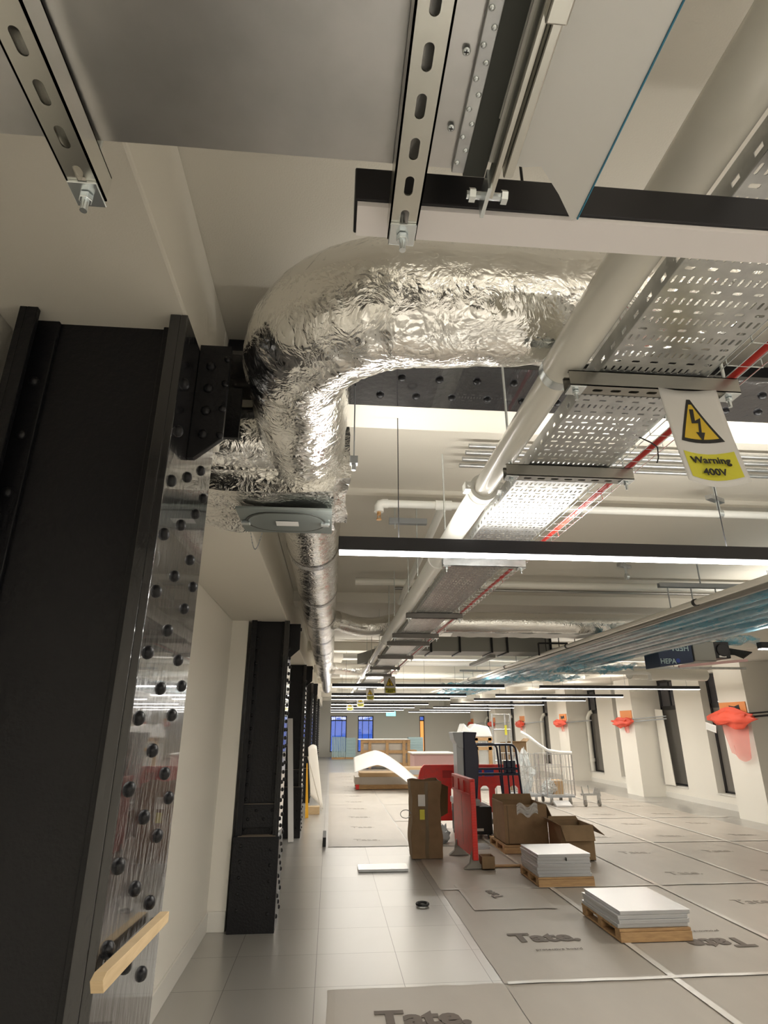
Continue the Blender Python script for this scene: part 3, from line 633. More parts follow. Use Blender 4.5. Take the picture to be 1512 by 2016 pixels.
# grey rectangular branch duct
t = thing('grey_rectangular_duct', 'grey rectangular duct with flanged joints beyond the foil branch duct', 'duct', (2.0, 8.4, 2.6))
obj('duct_body', G().box(1.0, 3.05, 8.1, 8.6, 2.60, 2.80), 'greyduct', t, bev=.003)
obj('duct_transition', G().prism([(1.0, 8.1, 2.60), (1.0, 8.6, 2.6), (.75, 9.6, 2.56), (.4, 9.6, 2.56)], (0, 0, .16)), 'greyduct', t)
for xx in (1.35, 1.75, 2.2, 2.42, 3.04): obj('joint_flange', G().box(xx - .012, xx + .012, 8.07, 8.62, 2.585, 2.815), 'black', t)
tag(obj('steel_strut', G().obox((2.3, 9.1, 2.58), (.09, 1.3, .04), Matrix.Rotation(.0, 3, 'Z')), 'greyduct'), 'grey strut slung below the rectangular duct', 'strut')
tag(obj('slotted_rail', channel(1.0, 3.1, 7.2, 7.241, 2.72, 2.76, 'x', True, .12, .04, .016), 'galv'), 'slotted rail crossing below the foil branch duct', 'rail')
t = thing('pipe_hanger_frame', 'black hanger frame beside the wrapped pipes', 'hanger', (3.2, 7.6, 2.6))
q = G().box(2.75, 3.5, 7.6, 7.64, 2.84, 2.87)
for xx in (2.8, 2.98, 3.2, 3.42): q.cyl((xx, 7.62, 2.5), (xx, 7.62, 3.05), .006, 8)
q.cyl((2.7, 7.62, 2.66), (3.1, 7.62, 2.66), .012, 8).cyl((2.7, 7.62, 2.66), (2.7, 7.62, 2.5), .012, 8); obj('frame', q, 'blacksatin', t)
# distant ceiling pipes
for i, (yy, zc, r, x0, x1) in enumerate(((10.0, 2.86, .04, .7, 5.0), (10.9, 2.82, .05, .2, 6.4), (12.2, 2.84, .05, .2, 6.4), (13.0, 2.9, .03, .2, 6.4), (14.9, 2.82, .06, .2, 6.4), (18.0, 2.82, .06, .2, 6.4), (22.0, 2.82, .07, .2, 6.4), (26.0, 2.82, .07, .2, 6.4))):
    tag(obj('ceiling_pipe', G().cyl((x0, yy, zc), (x1, yy, zc), r, 16), 'pipew', smooth=True), 'white pipe crossing the far ceiling', 'pipe', 'white pipes crossing the far ceiling')
tag(obj('round_duct', G().cyl((4.9, 9.6, 2.46), (6.4, 9.9, 2.46), .10, 28), 'pipe', smooth=True), 'short cream round duct end near the right windows', 'duct')
obj('hanger_rod', G().cyl((5.8, 9.78, 2.55), (5.8, 9.78, 3.1), .006, 6), 'blacksatin', bpy.data.objects['round_duct'])
tag(obj('white_drain_pipe', G().tube([(3.3, 9.0, 2.41), (4.87, 9.0, 2.41), (4.92, 9.0, 2.39), (4.92, 9.0, 2.30)], .028, 14), 'pipew', smooth=True), 'white pipe with a downturned elbow near the right windows', 'pipe')
tag(obj('slotted_rail', channel(3.9, 6.1, 8.4, 8.441, 2.42, 2.45, 'x', True, .16, .05, .016), 'galv'), 'long slotted rail below the ceiling toward the right windows', 'rail')

# ================================================================ BLUE WRAPPED PIPE RUN
xs = [2.95, 3.14, 3.33, 3.52, 3.72, 3.93]
for i, xx in enumerate(xs):
    zc = 2.50 + .012 * (i % 2)
    t = thing('wrapped_pipe', 'steel pipe in torn blue film, one of the bundle running down the room', 'pipe', (xx, 8, zc), 'pipes wrapped in blue film')
    obj('pipe_length', G().cyl((xx, 1.5, zc), (xx, 19, zc), .040, 20), 'galv', t, smooth=True)
    sd = i * 9.7
    def wf(ii, a, p, r, sd=sd):
        q = Vector((p.x + sd, p.y, p.z)); return r - .002 + abs(nz3(q, 5, .014)) + nz3(q, 22, .004) + (.07 * max(0, nz3(q, 1.7, 1) - .15) if math.sin(a) < -.3 else 0)
    obj('blue_film', G().tube([(xx, 2.3 + j * .06, zc) for j in range(275)], .046, 14, False, wf), 'bluewrap', t, smooth=False)
t = thing('service_pipe', 'bare grey pipe with black clips along the left side of the wrapped bundle', 'pipe', (2.77, 8, 2.5))
obj('pipe_length', G().cyl((2.76, 1.5, 2.52), (2.76, 19, 2.52), .022, 20), 'pipe', t, smooth=True); obj('pipe_length', G().cyl((2.84, 1.5, 2.50), (2.84, 19, 2.50), .022, 20), 'greypipe', t, smooth=True)
q = G()
for y in (4.2, 6.8, 9.4, 12): q.cyl((2.76, y, 2.52), (2.76, y + .03, 2.52), .028, 20)
obj('pipe_clip', q, 'ink', t)
for y in (4.9, 9.5, 13.5):
    t = thing('trapeze_hanger', {4.9: 'slotted trapeze hanger with long rods over the wrapped pipes', 9.5: 'second trapeze hanger over the wrapped pipes', 13.5: 'farthest trapeze hanger over the wrapped pipes'}[y], 'hanger', (3.35, y, 2.8))
    obj('strut', channel(2.9, 3.75, y, y + .041, 2.80, 2.841, 'x', True, .1, .03, .013), 'greymetal', t)
    q = G()
    for xx in (2.98, 3.2, 3.43, 3.66): q.cyl((xx, y + .02, 2.55), (xx, y + .02, 2.82), .006, 8)
    q.cyl((3.3, y + .02, 2.8), (3.3, y + .02, 3.09), .006, 8); obj('hanger_rod', q, 'greymetal', t)
# crumpled blue film spilling further away
for (x0, x1, y, zc, lb) in ((2.9, 4.1, 9.8, 2.38, 'ragged blue film hanging under the pipe bundle'), (2.3, 3.1, 12.5, 2.42, 'pale blue film bunched over the far pipes'), (4.3, 5.4, 7.4, 2.66, 'blue film draped over the fan unit'), (3.2, 4.2, 8.3, 2.40, 'torn blue film drooping below the bundle near the dark carton'), (2.8, 3.6, 15.2, 2.52, 'farthest clump of blue film over the distant lamps')):
    g_ = G().grid(lambda u, v: Vector((x0 + (x1 - x0) * u + nz3((u * 6, v * 6, y), 1, .1), y + .9 * (v - .5) + nz3((u * 5, v * 5, y + 4), 1, .1), zc + nz3((u * 7, v * 7, y + 9), 1, .10))), 26, 22)
    tag(obj('blue_film_sheet', g_, 'bluewrap'), lb, 'film')
# fan unit and dark printed carton hanging near it
t = thing('dark_carton', 'dark navy printed carton on the far side of the wrapped pipes', 'box', (4.25, 7.15, 2.3))
obj('carton', G().prism([(3.98, 7.0, 2.31), (4.42, 7.0, 2.37), (4.42, 7.0, 2.58), (3.98, 7.0, 2.56)], (0, .35, 0)), 'navybox', t, bev=.004)
text('carton_lettering', 'HEPA', .085, (4.09, 6.995, 2.375), (PI / 2, 0, .0), 'tealpanel', t, .001)
text('carton_lettering', 'HEPA', .10, (4.26, 6.995, 2.54), (PI / 2, PI, .0), 'tealpanel', t, .001)
obj('droplet_mark', G().dome((4.22, 6.998, 2.385), (0, -1, 0), .028, .004, 14), 'blue', t)
t = thing('fan_unit', 'grey and black ceiling fan unit right of the dark carton', 'fan unit', (4.75, 7.2, 2.35))
obj('casing', G().box(4.44, 4.72, 7.0, 7.4, 2.38, 2.62), 'greyduct', t, bev=.01)
obj('motor', G().box(4.73, 4.93, 7.02, 7.35, 2.42, 2.62).cyl((4.83, 7.0, 2.52), (4.83, 7.02, 2.52), .08, 20), 'blacksatin', t, bev=.01)
obj('white_label', G().box(4.77, 4.86, 7.008, 7.019, 2.43, 2.455), 'signw', t)
q = G()
for k in range(7): q.tube([(4.92, 7.1, 2.48 + k * .02), (5.0, 7.05 + .02 * k, 2.47 + .015 * k), (5.08 + .02 * k, 7.0, 2.42 + .012 * k)], .009, 6)
obj('loose_cables', q, 'ink', t)
tag(obj('fan_bracket', G().obox((4.65, 6.98, 2.355), (.9, .03, .03), Matrix.Rotation(-.09, 3, 'Y')), 'pink'), 'thin dull pinkish rail below the fan unit', 'rail')
obj_ = tag(obj('exit_sign', G().box(3.0, 3.5, 33.2, 33.25, 2.16, 2.38), 'greenl'), 'small glowing cyan exit sign at the far end', 'sign')
obj('hanger_rod', G().cyl((3.1, 33.22, 2.38), (3.1, 33.22, 3.1), .006, 6).cyl((3.4, 33.22, 2.38), (3.4, 33.22, 3.1), .006, 6), 'blacksatin', obj_)
text('sign_lettering', 'EXIT', .17, (3.25, 33.19, 2.27), (PI / 2, 0, 0), 'signw', obj_, .004)

# ================================================================ RIGHT PIERS: orange boards, red net bags, poles
pk = [y for y in piers if y > 10]
pl = ['nearest pier, right picture edge', 'second pier', 'third pier', 'fourth pier', 'fifth pier', 'sixth pier']
order = ['nearest', 'second', 'third', 'fourth', 'fifth', 'sixth']
for i, yp in enumerate(pk):
    s = 1.0 if i == 0 else .62; zc = 1.95 if i == 0 else 1.90
    w = .78 if i == 0 else .62
    t = thing('orange_board', 'orange board fixed to the %s white pier on the right' % order[i], 'board', (XP - .012, yp + .42, zc - .1))
    obj('board', G().box(XP - .02, XP - .002, yp + .04, yp + .04 + w, zc - .08, zc + .12), 'orange', t, bev=.004)
    if i == 0 or i == 2:
        obj('cutout', G().prism([(XP - .024, yp + .2, zc - .04), (XP - .024, yp + .30, zc - .01), (XP - .024, yp + .36, zc - .04), (XP - .024, yp + .5, zc - .03), (XP - .024, yp + .52, zc + .06), (XP - .024, yp + .36, zc + .04), (XP - .024, yp + .22, zc + .07)], (.005, 0, 0)), 'ink', t)
    bm = bmesh.new(); bmesh.ops.create_icosphere(bm, subdivisions=4, radius=1)
    gg = G(); gg.v = [Vector((XP - .10 + v.co.x * .09 * (1 + nz3(v.co + Vector((i * 3, 0, 0)), 2, .5)), yp + .45 + v.co.y * (.66 if i == 0 else .52) * (1 + nz3(v.co + Vector((i * 5, 2, 0)), 2, .5)), zc - .17 + v.co.z * (.15 if i == 0 else .11) * (1 + nz3(v.co + Vector((i * 7, 0, 4)), 2, .8)))) for v in bm.verts]
    bm.verts.index_update(); gg.f = [tuple(l.vert.index for l in f.loops) for f in bm.faces]; bm.free()
    t = thing('red_net_bag', 'red netting bundle on the %s white pier on the right' % order[i], 'netting', (XP - .1, yp + .45, zc - .2))
    obj('bundle', gg, 'net', t, smooth=True)
    hh = .74 if i == 0 else .24; y0 = yp + (-.06 if i == 0 else .1); ww = .85 if i == 0 else .3
    obj('hanging_net', G().grid(lambda u, v: Vector((XP - .10 + .03 * math.sin(u * 9), y0 + ww * (u * (1 - .35 * v) + .12 * v), zc - .2 - hh * v * (1 - .3 * abs(u - .35)))), 16, 10), 'nethang', t)
    if i == 0: tg = obj('tag_card', G().obox((XP - .20, yp + .93, zc - .34), (.01, .32, .14), Matrix.Rotation(.22, 3, 'X')), 'signw', t); obj('tag_print', G().obox((XP - .206, yp + .93, zc - .34), (.002, .27, .09), Matrix.Rotation(.22, 3, 'X')), 'board', tg)
    t = thing('steel_pole', 'dark pole reaching from the %s pier to the window beside it' % order[i], 'pole', (XP, yp - .1, zc - .2))
    q = G().cyl((XP - .06, yp + .03, zc - .16), (XW - .02, yp - .55, zc - .09), .018, 10)
    if i < 2: q.cyl((XP - .06, yp + .03, zc - .10), (XW - .02, yp - .55, zc - .03), .014, 10); 
    obj('pole', q, 'greymetal' if i else 'ink', t, smooth=True)
    if i == 1:
        tag(obj('leaning_board', G().prism([(XW - .06, yp - .10, .29), (XW - .06, yp - .55, .29), (XW - .03, yp - .40, 2.02), (XW - .03, yp - .06, 2.05)], (.02, 0, 0)), 'wall', bev=.004), 'tall white board leaning in the window opening by the second pier', 'board')
    elif i > 1:
        t = thing('white_downpipe', 'white downpipe in the window opening beside the %s pier' % order[i], 'pipe', (XW, yp - .2, .3))
        obj('pipe', G().tube([(XW + .02, yp - .16, .30), (XW + .02, yp - .18, 1.9), (XW + .08, yp - .25, 2.05), (XW + .14, yp - .3, 2.08)], .065, 14), 'pipe', t, smooth=True); obj('coupling', G().cyl((XW + .02, yp - .19, .58), (XW + .02, yp - .19, .68), .085, 14), 'pipe', t, smooth=True)

# ================================================================ FLOOR PROTECTION BOARDS
def sheet(x0, x1, y0, y1, label, group=None, z=0.003, word=None, flip=False, faint=True):
    t = thing('protection_board', label, 'floor board', ((x0 + x1) / 2, (y0 + y1) / 2, 0), group)
    g_ = G().grid(lambda u, v: Vector((x0 + (x1 - x0) * u + (.006 * nz3((v * 9, x0, y0), 1, 1)), y0 + (y1 - y0) * v + .012 * nz3((u * 7, x0, y0 + 3), 1, 1), z + (.002 if .02 < u < .98 else 0) + .0015 * abs(nz3((u * 4, v * 8, x0), 1, 1)))), 24, 30)
    obj('board', g_, 'sheet', t)
    if word:
        cx, cy = word; rz = PI if flip else 0
        text('printed_lettering', 'Tate.', .27, (cx, cy, z + .007), (0, 0, rz), 'print', t, .012)
        s = -1 if flip else 1
        text('printed_lettering', 'protective board', .055, (cx + .02, cy - .27 * s, z + .007), (0, 0, rz), 'print', t, .0)
    elif faint:
        cx, cy = (x0 + x1) / 2, (y0 + y1) / 2
        for q_ in (-.7, 0.5): text('printed_lettering', 'Tate.', .20, (cx, cy + q_, z + .007), (0, 0, PI if (int(x0 * 10) % 2) else 0), 'printfaint', t, .0)
    return t
sheet(.03, 1.215, 2.3, 4.70, 'grey printed protection board in the foreground lying on the bare tiles', word=(.60, 4.24))
sheet(1.22, 2.40, 2.3, 4.68, 'grey printed protection board at the bottom right of the foreground', word=(1.95, 3.72), flip=True)
sheet(1.22, 2.40, 4.70, 7.10, 'grey printed protection board lying before the loose flat sheet', word=(1.80, 5.55))
sheet(2.42, 3.60, 4.70, 7.10, 'grey printed protection board under the nearest pallet', word=(3.12, 5.32), flip=True)
sheet(2.42, 3.60, 2.3, 4.68, 'grey printed protection board right of the foreground ones', faint=False)
for ix in range(3, 7):
    for iy in range(0, 9):
        x0 = 1.22 + 1.2 * (ix - 1); y0 = 4.70 + 2.4 * (iy - 1)
        if x0 > 7 or (ix == 3 and iy < 2 and False): continue
        sheet(x0, min(x0 + 1.18, 7.7), y0, y0 + 2.38, 'grey protection board covering the floor on the right', 'protection boards on the right', faint=True)
for iy in range(2, 9):
    for x0 in (1.22, 2.42):
        y0 = 4.70 + 2.4 * (iy - 1); sheet(x0, x0 + 1.18, y0, y0 + 2.38, 'grey protection board under the stored materials', 'protection boards under the stores', faint=False)
sheet(.02, 1.2, 9.55, 11.95, 'grey protection board beginning beyond the small white panel', faint=True)
for iy in range(1, 6): sheet(.02, 1.2, 9.55 + 2.4 * iy, 11.93 + 2.4 * iy, 'grey protection board in the far left aisle', 'protection boards in the far aisle', faint=True)
# tape along joints
for n_, x in enumerate((2.41, 3.61, 4.81, 6.01)): struct('trim_%d' % (20 + n_), G().grid(lambda u, v: Vector((x - .026 + .052 * u, 2.3 + 20 * v, .0105 + .001 * math.sin(v * 90))), 2, 120), 'tape')
for n_, y in enumerate((4.69, 7.09, 9.49, 11.89, 14.29)): struct('trim_%d' % (30 + n_), G().grid(lambda u, v: Vector((1.24 + 6.4 * u, y - .022 + .044 * v + .012 * nz3((u * 20, y, 0), 1, 1), .0125)), 90, 2), 'tape')
t = sheet(1.40, 2.20, 6.33, 7.30, 'loose grey cardboard sheet lying skewed in front of the red barrier', None, z=.010, faint=False)
text('printed_lettering', 'Tate', .16, (1.72, 6.85, .018), (0, 0, PI / 2 + .3), 'print', t, .002)

# ================================================================ PALLETS + PANEL STACKS
def pallet(x0, x1, y0, y1, h, label):
    t = thing('wooden_pallet', label, 'pallet', ((x0 + x1) / 2, (y0 + y1) / 2, .012))
    z0 = .012
    n = 5
    for i in range(n):
        a = y0 + (y1 - y0) * i / n; obj('deck_board', G().box(x0, x1, a + .008, a + (y1 - y0) / n - .008, h - .018, h), 'wood', t, bev=.002)
    for xx in (x0, (x0 + x1) / 2 - .035, x1 - .07): obj('runner', G().box(xx, xx + .07, y0 + .02, y1 - .02, z0, z0 + .016), 'wood', t, bev=.002)
    for yy in (y0 + .02, (y0 + y1) / 2 - .04, y1 - .1):
        for xx in (x0, (x0 + x1) / 2 - .035, x1 - .07): obj('block', G().box(xx, xx + .07, yy, yy + .08, z0 + .016, h - .018), 'wood', t, bev=.003)
    obj('end_board', G().box(x0, x1, y0, y0 + .018, z0, h - .02), 'wood', t, bev=.002)
    return t
def panel_thing(x0, y0, z, label, group=None, th=.029, dxy=(0, 0), w=.6, l=.6, rz=0):
    cx, cy = x0 + w / 2 + dxy[0], y0 + l / 2 + dxy[1]
    t = thing('raised_floor_panel', label, 'panel', (cx, cy, z), group)
    obj('steel_tray', G().box(cx - w / 2 + .004, cx + w / 2 - .004, cy - l / 2 + .004, cy + l / 2 - .004, z + .0005, z + th - .003), 'panel', t, bev=.003)
    obj('top_face', G().box(cx - w / 2, cx + w / 2, cy - l / 2, cy + l / 2, z + th - .003, z + th - .0003), 'paneltop', t)
    t.rotation_euler.z = rz
    return t
ordn = ['topmost', 'second from the top', 'third from the top', 'fourth from the top', 'fifth from the top', 'sixth from the top', 'lowest']
pallet(2.28, 2.90, 7.08, 7.76, .10, 'wooden pallet under the taller stack of floor panels')
for i in range(7):
    t = panel_thing(2.29, 7.10, .10 + i * .031, 'steel floor panel, %s of the taller stack' % ordn[6 - i], th=.031, dxy=(random.uniform(-.012, .012), random.uniform(-.01, .01)), rz=random.uniform(-.01, .01))
    if i == 5: obj('key_slot', G().box(2.60, 2.608, 7.075, 7.10, .255, .285), 'ink', t)
pallet(2.36, 2.96, 5.36, 6.14, .10, 'wooden pallet under the low stack of floor panels nearest the viewer')
for i in range(4): panel_thing(2.37, 5.38, .10 + i * .031, 'steel floor panel, %s of the low near stack' % (['topmost', 'second from the top', 'third from the top', 'lowest'][3 - i]), th=.031, dxy=(random.uniform(-.015, .015), random.uniform(-.012, .012)), l=.72)
panel_thing(.385, 7.97, .002, 'single white floor panel lying loose on the bare tiles', th=.03, l=.30)
t = panel_thing(2.0, 9.2, .002, 'steel floor panel lying on the floor by the lift base', th=.03, w=.3, l=.3)
# ring on the floor
tag(obj('black_ring', G().tube([(.94 + .055 * math.cos(a), 6.55 + .055 * math.sin(a), .02) for a in [2 * PI * i / 24 for i in range(25)]], .012, 8), 'ink', smooth=True), 'small black ring lying on the bare floor tiles', 'ring')
# slotted cable-grommet box at the seam on the left
tag(obj('small_black_block', G().box(-.06, -.01, 9.6, 10.2, 0, .12), 'blacksatin', bev=.004), 'small black block standing at the joint by the left wall', 'block')

# ================================================================ CARDBOARD
def card_box(name, x0, x1, y0, y1, z0, z1, label, flaps, mat='cardboard', rz=0, jitter=0.0, tape=True):
    cx, cy = (x0 + x1) / 2, (y0 + y1) / 2
    t = thing(name, label, 'box', (cx, cy, z0)); th = .008
    obj('carton_walls', G().box(x0, x1, y0, y0 + th, z0, z1).box(x0, x1, y1 - th, y1, z0, z1).box(x0, x0 + th, y0 + th, y1 - th, z0, z1).box(x1 - th, x1, y0 + th, y1 - th, z0, z1).box(x0, x1, y0, y1, z0, z0 + th), mat, t)
    for side, ang, ln in flaps:
        a = math.radians(ang); u, w_ = math.cos(a) * ln, math.sin(a) * ln
        if side == 'f': p = [(x0, y0, z1), (x1, y0, z1), (x1 - .02, y0 - u, z1 + w_), (x0 + .02, y0 - u, z1 + w_)]
        if side == 'b': p = [(x0, y1, z1), (x1, y1, z1), (x1 - .02, y1 + u, z1 + w_), (x0 + .02, y1 + u, z1 + w_)]
        if side == 'r': p = [(x1, y0, z1), (x1, y1, z1), (x1 + u, y1 - .02, z1 + w_), (x1 + u, y0 + .02, z1 + w_)]
        if side == 'l': p = [(x0, y0, z1), (x0, y1, z1), (x0 - u, y1 - .02, z1 + w_), (x0 - u, y0 + .02, z1 + w_)]
        obj('flap', G().add(p, [(0, 1, 2, 3)]), mat, t, solid=.006)
    if tape: obj('parcel_tape', G().box(cx - .025, cx + .025, y0 - .0015, y0 - .0005, z0 + .01, z1 - .01), 'cardtape', t)
    t.rotation_euler.z = rz
    return t
# tall, slightly bulging carton
t = thing('tall_cardboard_box', 'tall battered cardboard carton standing upright left of the red barrier', 'box', (1.32, 8.75, 0))
def tb(u, v):   # perimeter param u, height v
    c = [(-.20, -.17), (.20, -.17), (.20, .17), (-.20, .17)]; k = int(u * 4) % 4; f_ = u * 4 - int(u * 4)
    a, b_ = c[k], c[(k + 1) % 4]; x = a[0] + (b_[0] - a[0]) * f_; y = a[1] + (b_[1] - a[1]) * f_; z = v * .92
    s = 1 + .16 * max(0, v - .78) * 4 * (1 if x < 0 else .3) + .07 * math.sin(v * 7) * (1 - v) - .05 * v
    top = .03 * nz3((x * 9, y * 9, 1), 1, 1) * (v > .97)
    return Vector((1.32 + x * s + .03 * v * (v - 1) + nz3((x * 4, y * 4, v * 5), 1, .014), 8.78 + y * (1 + .1 * (v - .5)), z + .012 + top))
obj('carton_walls', G().grid(tb, 48, 36), 'cardboard', t, solid=.006)
obj('parcel_tape', G().grid(lambda u, v: tb(.125 + (u - .5) * .028, .0 + v * .99) + Vector((0, -.006, 0)), 3, 36), 'cardtape', t)
obj('white_label', G().box(1.20, 1.295, 8.585, 8.588, .63, .77), 'signw', t); obj('yellow_label', G().box(1.22, 1.285, 8.585, 8.588, .47, .59), 'signly', t)
obj('flap', G().add([(1.51, 8.62, .90), (1.51, 8.92, .90), (1.66, 8.86, .84), (1.60, 8.62, .54), (1.51, 8.60, .50)], [(0, 1, 2, 3, 4)]), 'cardtape', t, solid=.006)
tag(obj('wire_loop', G().tube([(1.04 + .07 * math.cos(a), 8.66, .53 + .05 * math.sin(a)) for a in [2 * PI * i / 20 for i in range(19)]], .005, 6), 'greymetal'), 'thin wire loop sticking out left of the tall carton', 'wire')
pallet(2.40, 3.10, 8.82, 9.62, .11, 'wooden pallet under the wide open cardboard box')
t = card_box('open_cardboard_box', 2.44, 3.05, 8.88, 9.5, .112, .60, 'wide open cardboard box with torn plastic, behind the taller panel stack', [('f', 12, .0001), ('l', 80, .03), ('b', 85, .08), ('r', -65, .30)], tape=False)
obj('plastic_wrap', G().grid(lambda u, v: Vector((2.62 + .3 * u, 8.865 + .02 * nz3((u * 5, v * 5, 0), 1, 1), .47 + .13 * v + .03 * math.sin(u * 9))), 12, 8), 'plastic', t)
obj('box_gap', G().box(2.485, 2.495, 8.876, 8.88, .12, .59), 'cardtape', t)
card_box('open_cardboard_box', 3.02, 3.45, 8.30, 8.78, .014, .42, 'smaller cardboard box with flaps open, right of the wide box', [('f', -62, .19), ('r', -38, .20), ('l', 28, .12), ('b', 60, .05)], tape=False)
card_box('small_cardboard_box', 1.875, 2.03, 7.93, 8.10, .014, .15, 'little cardboard box on the floor at the end of the red barrier', [], tape=False)
tag(obj('broken_board', G().box(2.05, 2.55, 8.05, 8.12, .014, .03), 'wood'), 'thin broken timber strip on the floor before the wide box', 'board')

# ================================================================ RED BARRIERS
def bar_pts(ax, ay, bx_, by): return Vector((ax, ay, 0)), (Vector((bx_, by, 0)) - Vector((ax, ay, 0)))
def barrier(A, B, label, slots, H0=.13, H1=1.0):
    A = Vector(A); B = Vector(B); d = (B - A); L = d.length; d.normalize(); n = Vector((-d.y, d.x, 0))
    t = thing('red_barrier', label, 'barrier', tuple((A + B) / 2))
    rot = Matrix((d, n, Vector((0, 0, 1)))).transposed()
    def bb(g_, s0, s1, z0, z1, w=.05, off=0): return g_.obox(A + d * (s0 + s1) / 2 + n * off + Vector((0, 0, (z0 + z1) / 2)), (s1 - s0, w, z1 - z0), rot)
    if slots:
        g_ = G(); bb(g_, .10, L, .66, H1, .05); bb(g_, 0, .09, .66, .78, .049)
        cor = [(.0, .781), (.02, .88), (.05, .95), (.099, H1), (.099, .781)]
        g_.prism([tuple(A + d * s + n * -.025 + Vector((0, 0, z))) for s, z in cor], tuple(n * .05))
        bb(g_, 0, L, H0, .24, .05)
        nb = 7; wb = L / nb
        for i in range(nb + 1): 
            s0 = max(0, i * wb - .05); bb(g_, s0, min(L, s0 + .10), .241, .659, .0485)
            for z_, sg in ((.24, 1), (.66, -1)):
                if i < nb:
                    for e, sg2 in ((i * wb + .05, 1), ((i + 1) * wb - .05, -1)):
                        g_.prism([tuple(A + d * (e + sg2 * q) + n * -.025 + Vector((0, 0, z_ + sg * r_))) for q, r_ in ((-.002, -.002), (.05, -.002), (.02, .02), (-.002, .05))], tuple(n * .05))
        obj('barrier_panel', g_, 'redp', t)
        for s0 in (.95, 1.16):
            obj('blue_logo', bb(G(), s0, s0 + .17, .81, .93, .052), 'blue', t, bev=.0)
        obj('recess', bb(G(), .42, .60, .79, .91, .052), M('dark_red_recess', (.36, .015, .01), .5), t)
    else:
        obj('barrier_panel', bb(G(), 0, L, H0, H1, .045), 'redp', t, bev=.008)
        obj('end_post', bb(G(), -.02, .05, H0 - .02, H1 - .02, .065), 'redp', t, bev=.006)
        g_ = G(); bb(g_, 0, L, H1 - .03, H1 + .005, .07); bb(g_, 0, L, .80, .83, .07)
        for s in (.02, .33, .64, L - .03): bb(g_, s - .012, s + .012, .82, H1, .07)
        obj('moulded_ribs', g_, 'redp', t, bev=.003)
        g_ = G()
        for k in range(26): bb(g_, -.026, -.014, .16 + k * .03, .172 + k * .03, .05)
        obj('edge_teeth', g_, 'redp', t)
        obj('panel_seam', bb(G(), L * .5, L * .5 + .006, .2, .78, .048), 'cardtape', t)
    for s in ((.06, L - .12) if not slots else (.3, L - .3)):
        c = A + d * s
        obj('barrier_foot', G().prism([tuple(c + n * q + d * -.03 + Vector((0, 0, z))) for q, z in ((-.14, .013), (.14, .013), (.06, .07), (.03, .20), (-.03, .20), (-.06, .07))], tuple(d * .06)), 'greyfoot', t, bev=.006)
    return t
barrier((1.80, 7.95, 0), (1.77, 8.95, 0), 'red plastic barrier seen nearly edge-on beside the tall carton', False)
barrier((1.55, 11.0, 0), (3.35, 11.0, 0), 'red slotted plastic barrier with blue marks behind the lift', True)

# ================================================================ PERSONNEL LIFT
t = thing('personnel_lift', 'navy and grey push-around lift with tubular guard rail and mast', 'lift', (2.5, 10.3, 0))
obj('mast', G().box(2.06, 2.17, 10.1, 10.4, .25, 1.50), 'greymetal', t, bev=.006)
obj('mast_cap', G().prism([(2.02, 10.08, 1.42), (2.10, 10.08, 1.30), (2.17, 10.08, 1.30), (2.17, 10.08, 1.54), (2.0, 10.08, 1.54)], (0, .34, 0)), 'greymetal', t, bev=.004)
obj('mast_cover', G().prism([(2.16, 10.06, .45), (2.36, 10.06, .55), (2.41, 10.06, 1.1), (2.40, 10.06, 1.3), (2.36, 10.06, 1.42), (2.40, 10.06, 1.54), (2.17, 10.06, 1.55)], (0, .36, 0)), 'navy', t, bev=.015)
def rail(pts, r=.017): return G().tube(pts, r, 12)
def arch(x0, x1, y, z0, z1, r=.09):
    return [(x0, y, z1), (x1 - r, y, z1)] + [(x1 - r + r * math.sin(a), y, z1 - r + r * math.cos(a)) for a in (.35, .7, 1.05, 1.4)] + [(x1, y, z1 - r), (x1 + .07 * (z1 - z0), y, z0)]
obj('guard_rail', rail(arch(2.36, 3.07, 10.2, .25, 1.345)), 'navy', t, smooth=True)
obj('guard_rail', rail(arch(2.36, 2.90, 10.75, .25, 1.345)), 'navy', t, smooth=True)
g_ = rail([(2.36, 10.2, .98), (3.08, 10.2, .98)]); g_.tube([(2.36, 10.2, .90), (3.09, 10.2, .90)], .022, 12)
for xx in (2.80, 2.90, 2.98): g_.tube([(xx, 10.2, 1.33), (xx + .03, 10.2, .25)], .013, 10)
obj('mid_rail', g_, 'navy', t, smooth=True)
obj('rail_plate', G().box(2.85, 3.05, 10.21, 10.22, .92, 1.10), 'navy', t)
obj('platform', G().box(2.2, 3.15, 10.05, 10.8, .20, .27), 'greymetal', t, bev=.004)
obj('base_housing', G().box(2.02, 2.55, 9.95, 10.5, .07, .46), 'blacksatin', t, bev=.02)
obj('base_top', G().box(2.0, 2.36, 9.9, 10.5, .47, .56), 'greymetal', t, bev=.01)
obj('white_strip', G().box(2.24, 2.40, 9.942, 9.95, .12, .155), 'signw', t)
obj('lifting_eye', G().tube([(2.22 + .028 * math.cos(a), 9.93, .42 + .035 * math.sin(a)) for a in [2 * PI * i / 16 for i in range(17)]], .006, 6), 'ink', t, smooth=True)
for xx in (2.08, 2.5, 3.05):
    for yy in (10.0, 10.6): obj('castor', G().cyl((xx - .02, yy, .055), (xx + .02, yy, .055), .052, 18), 'ink', t, smooth=True)
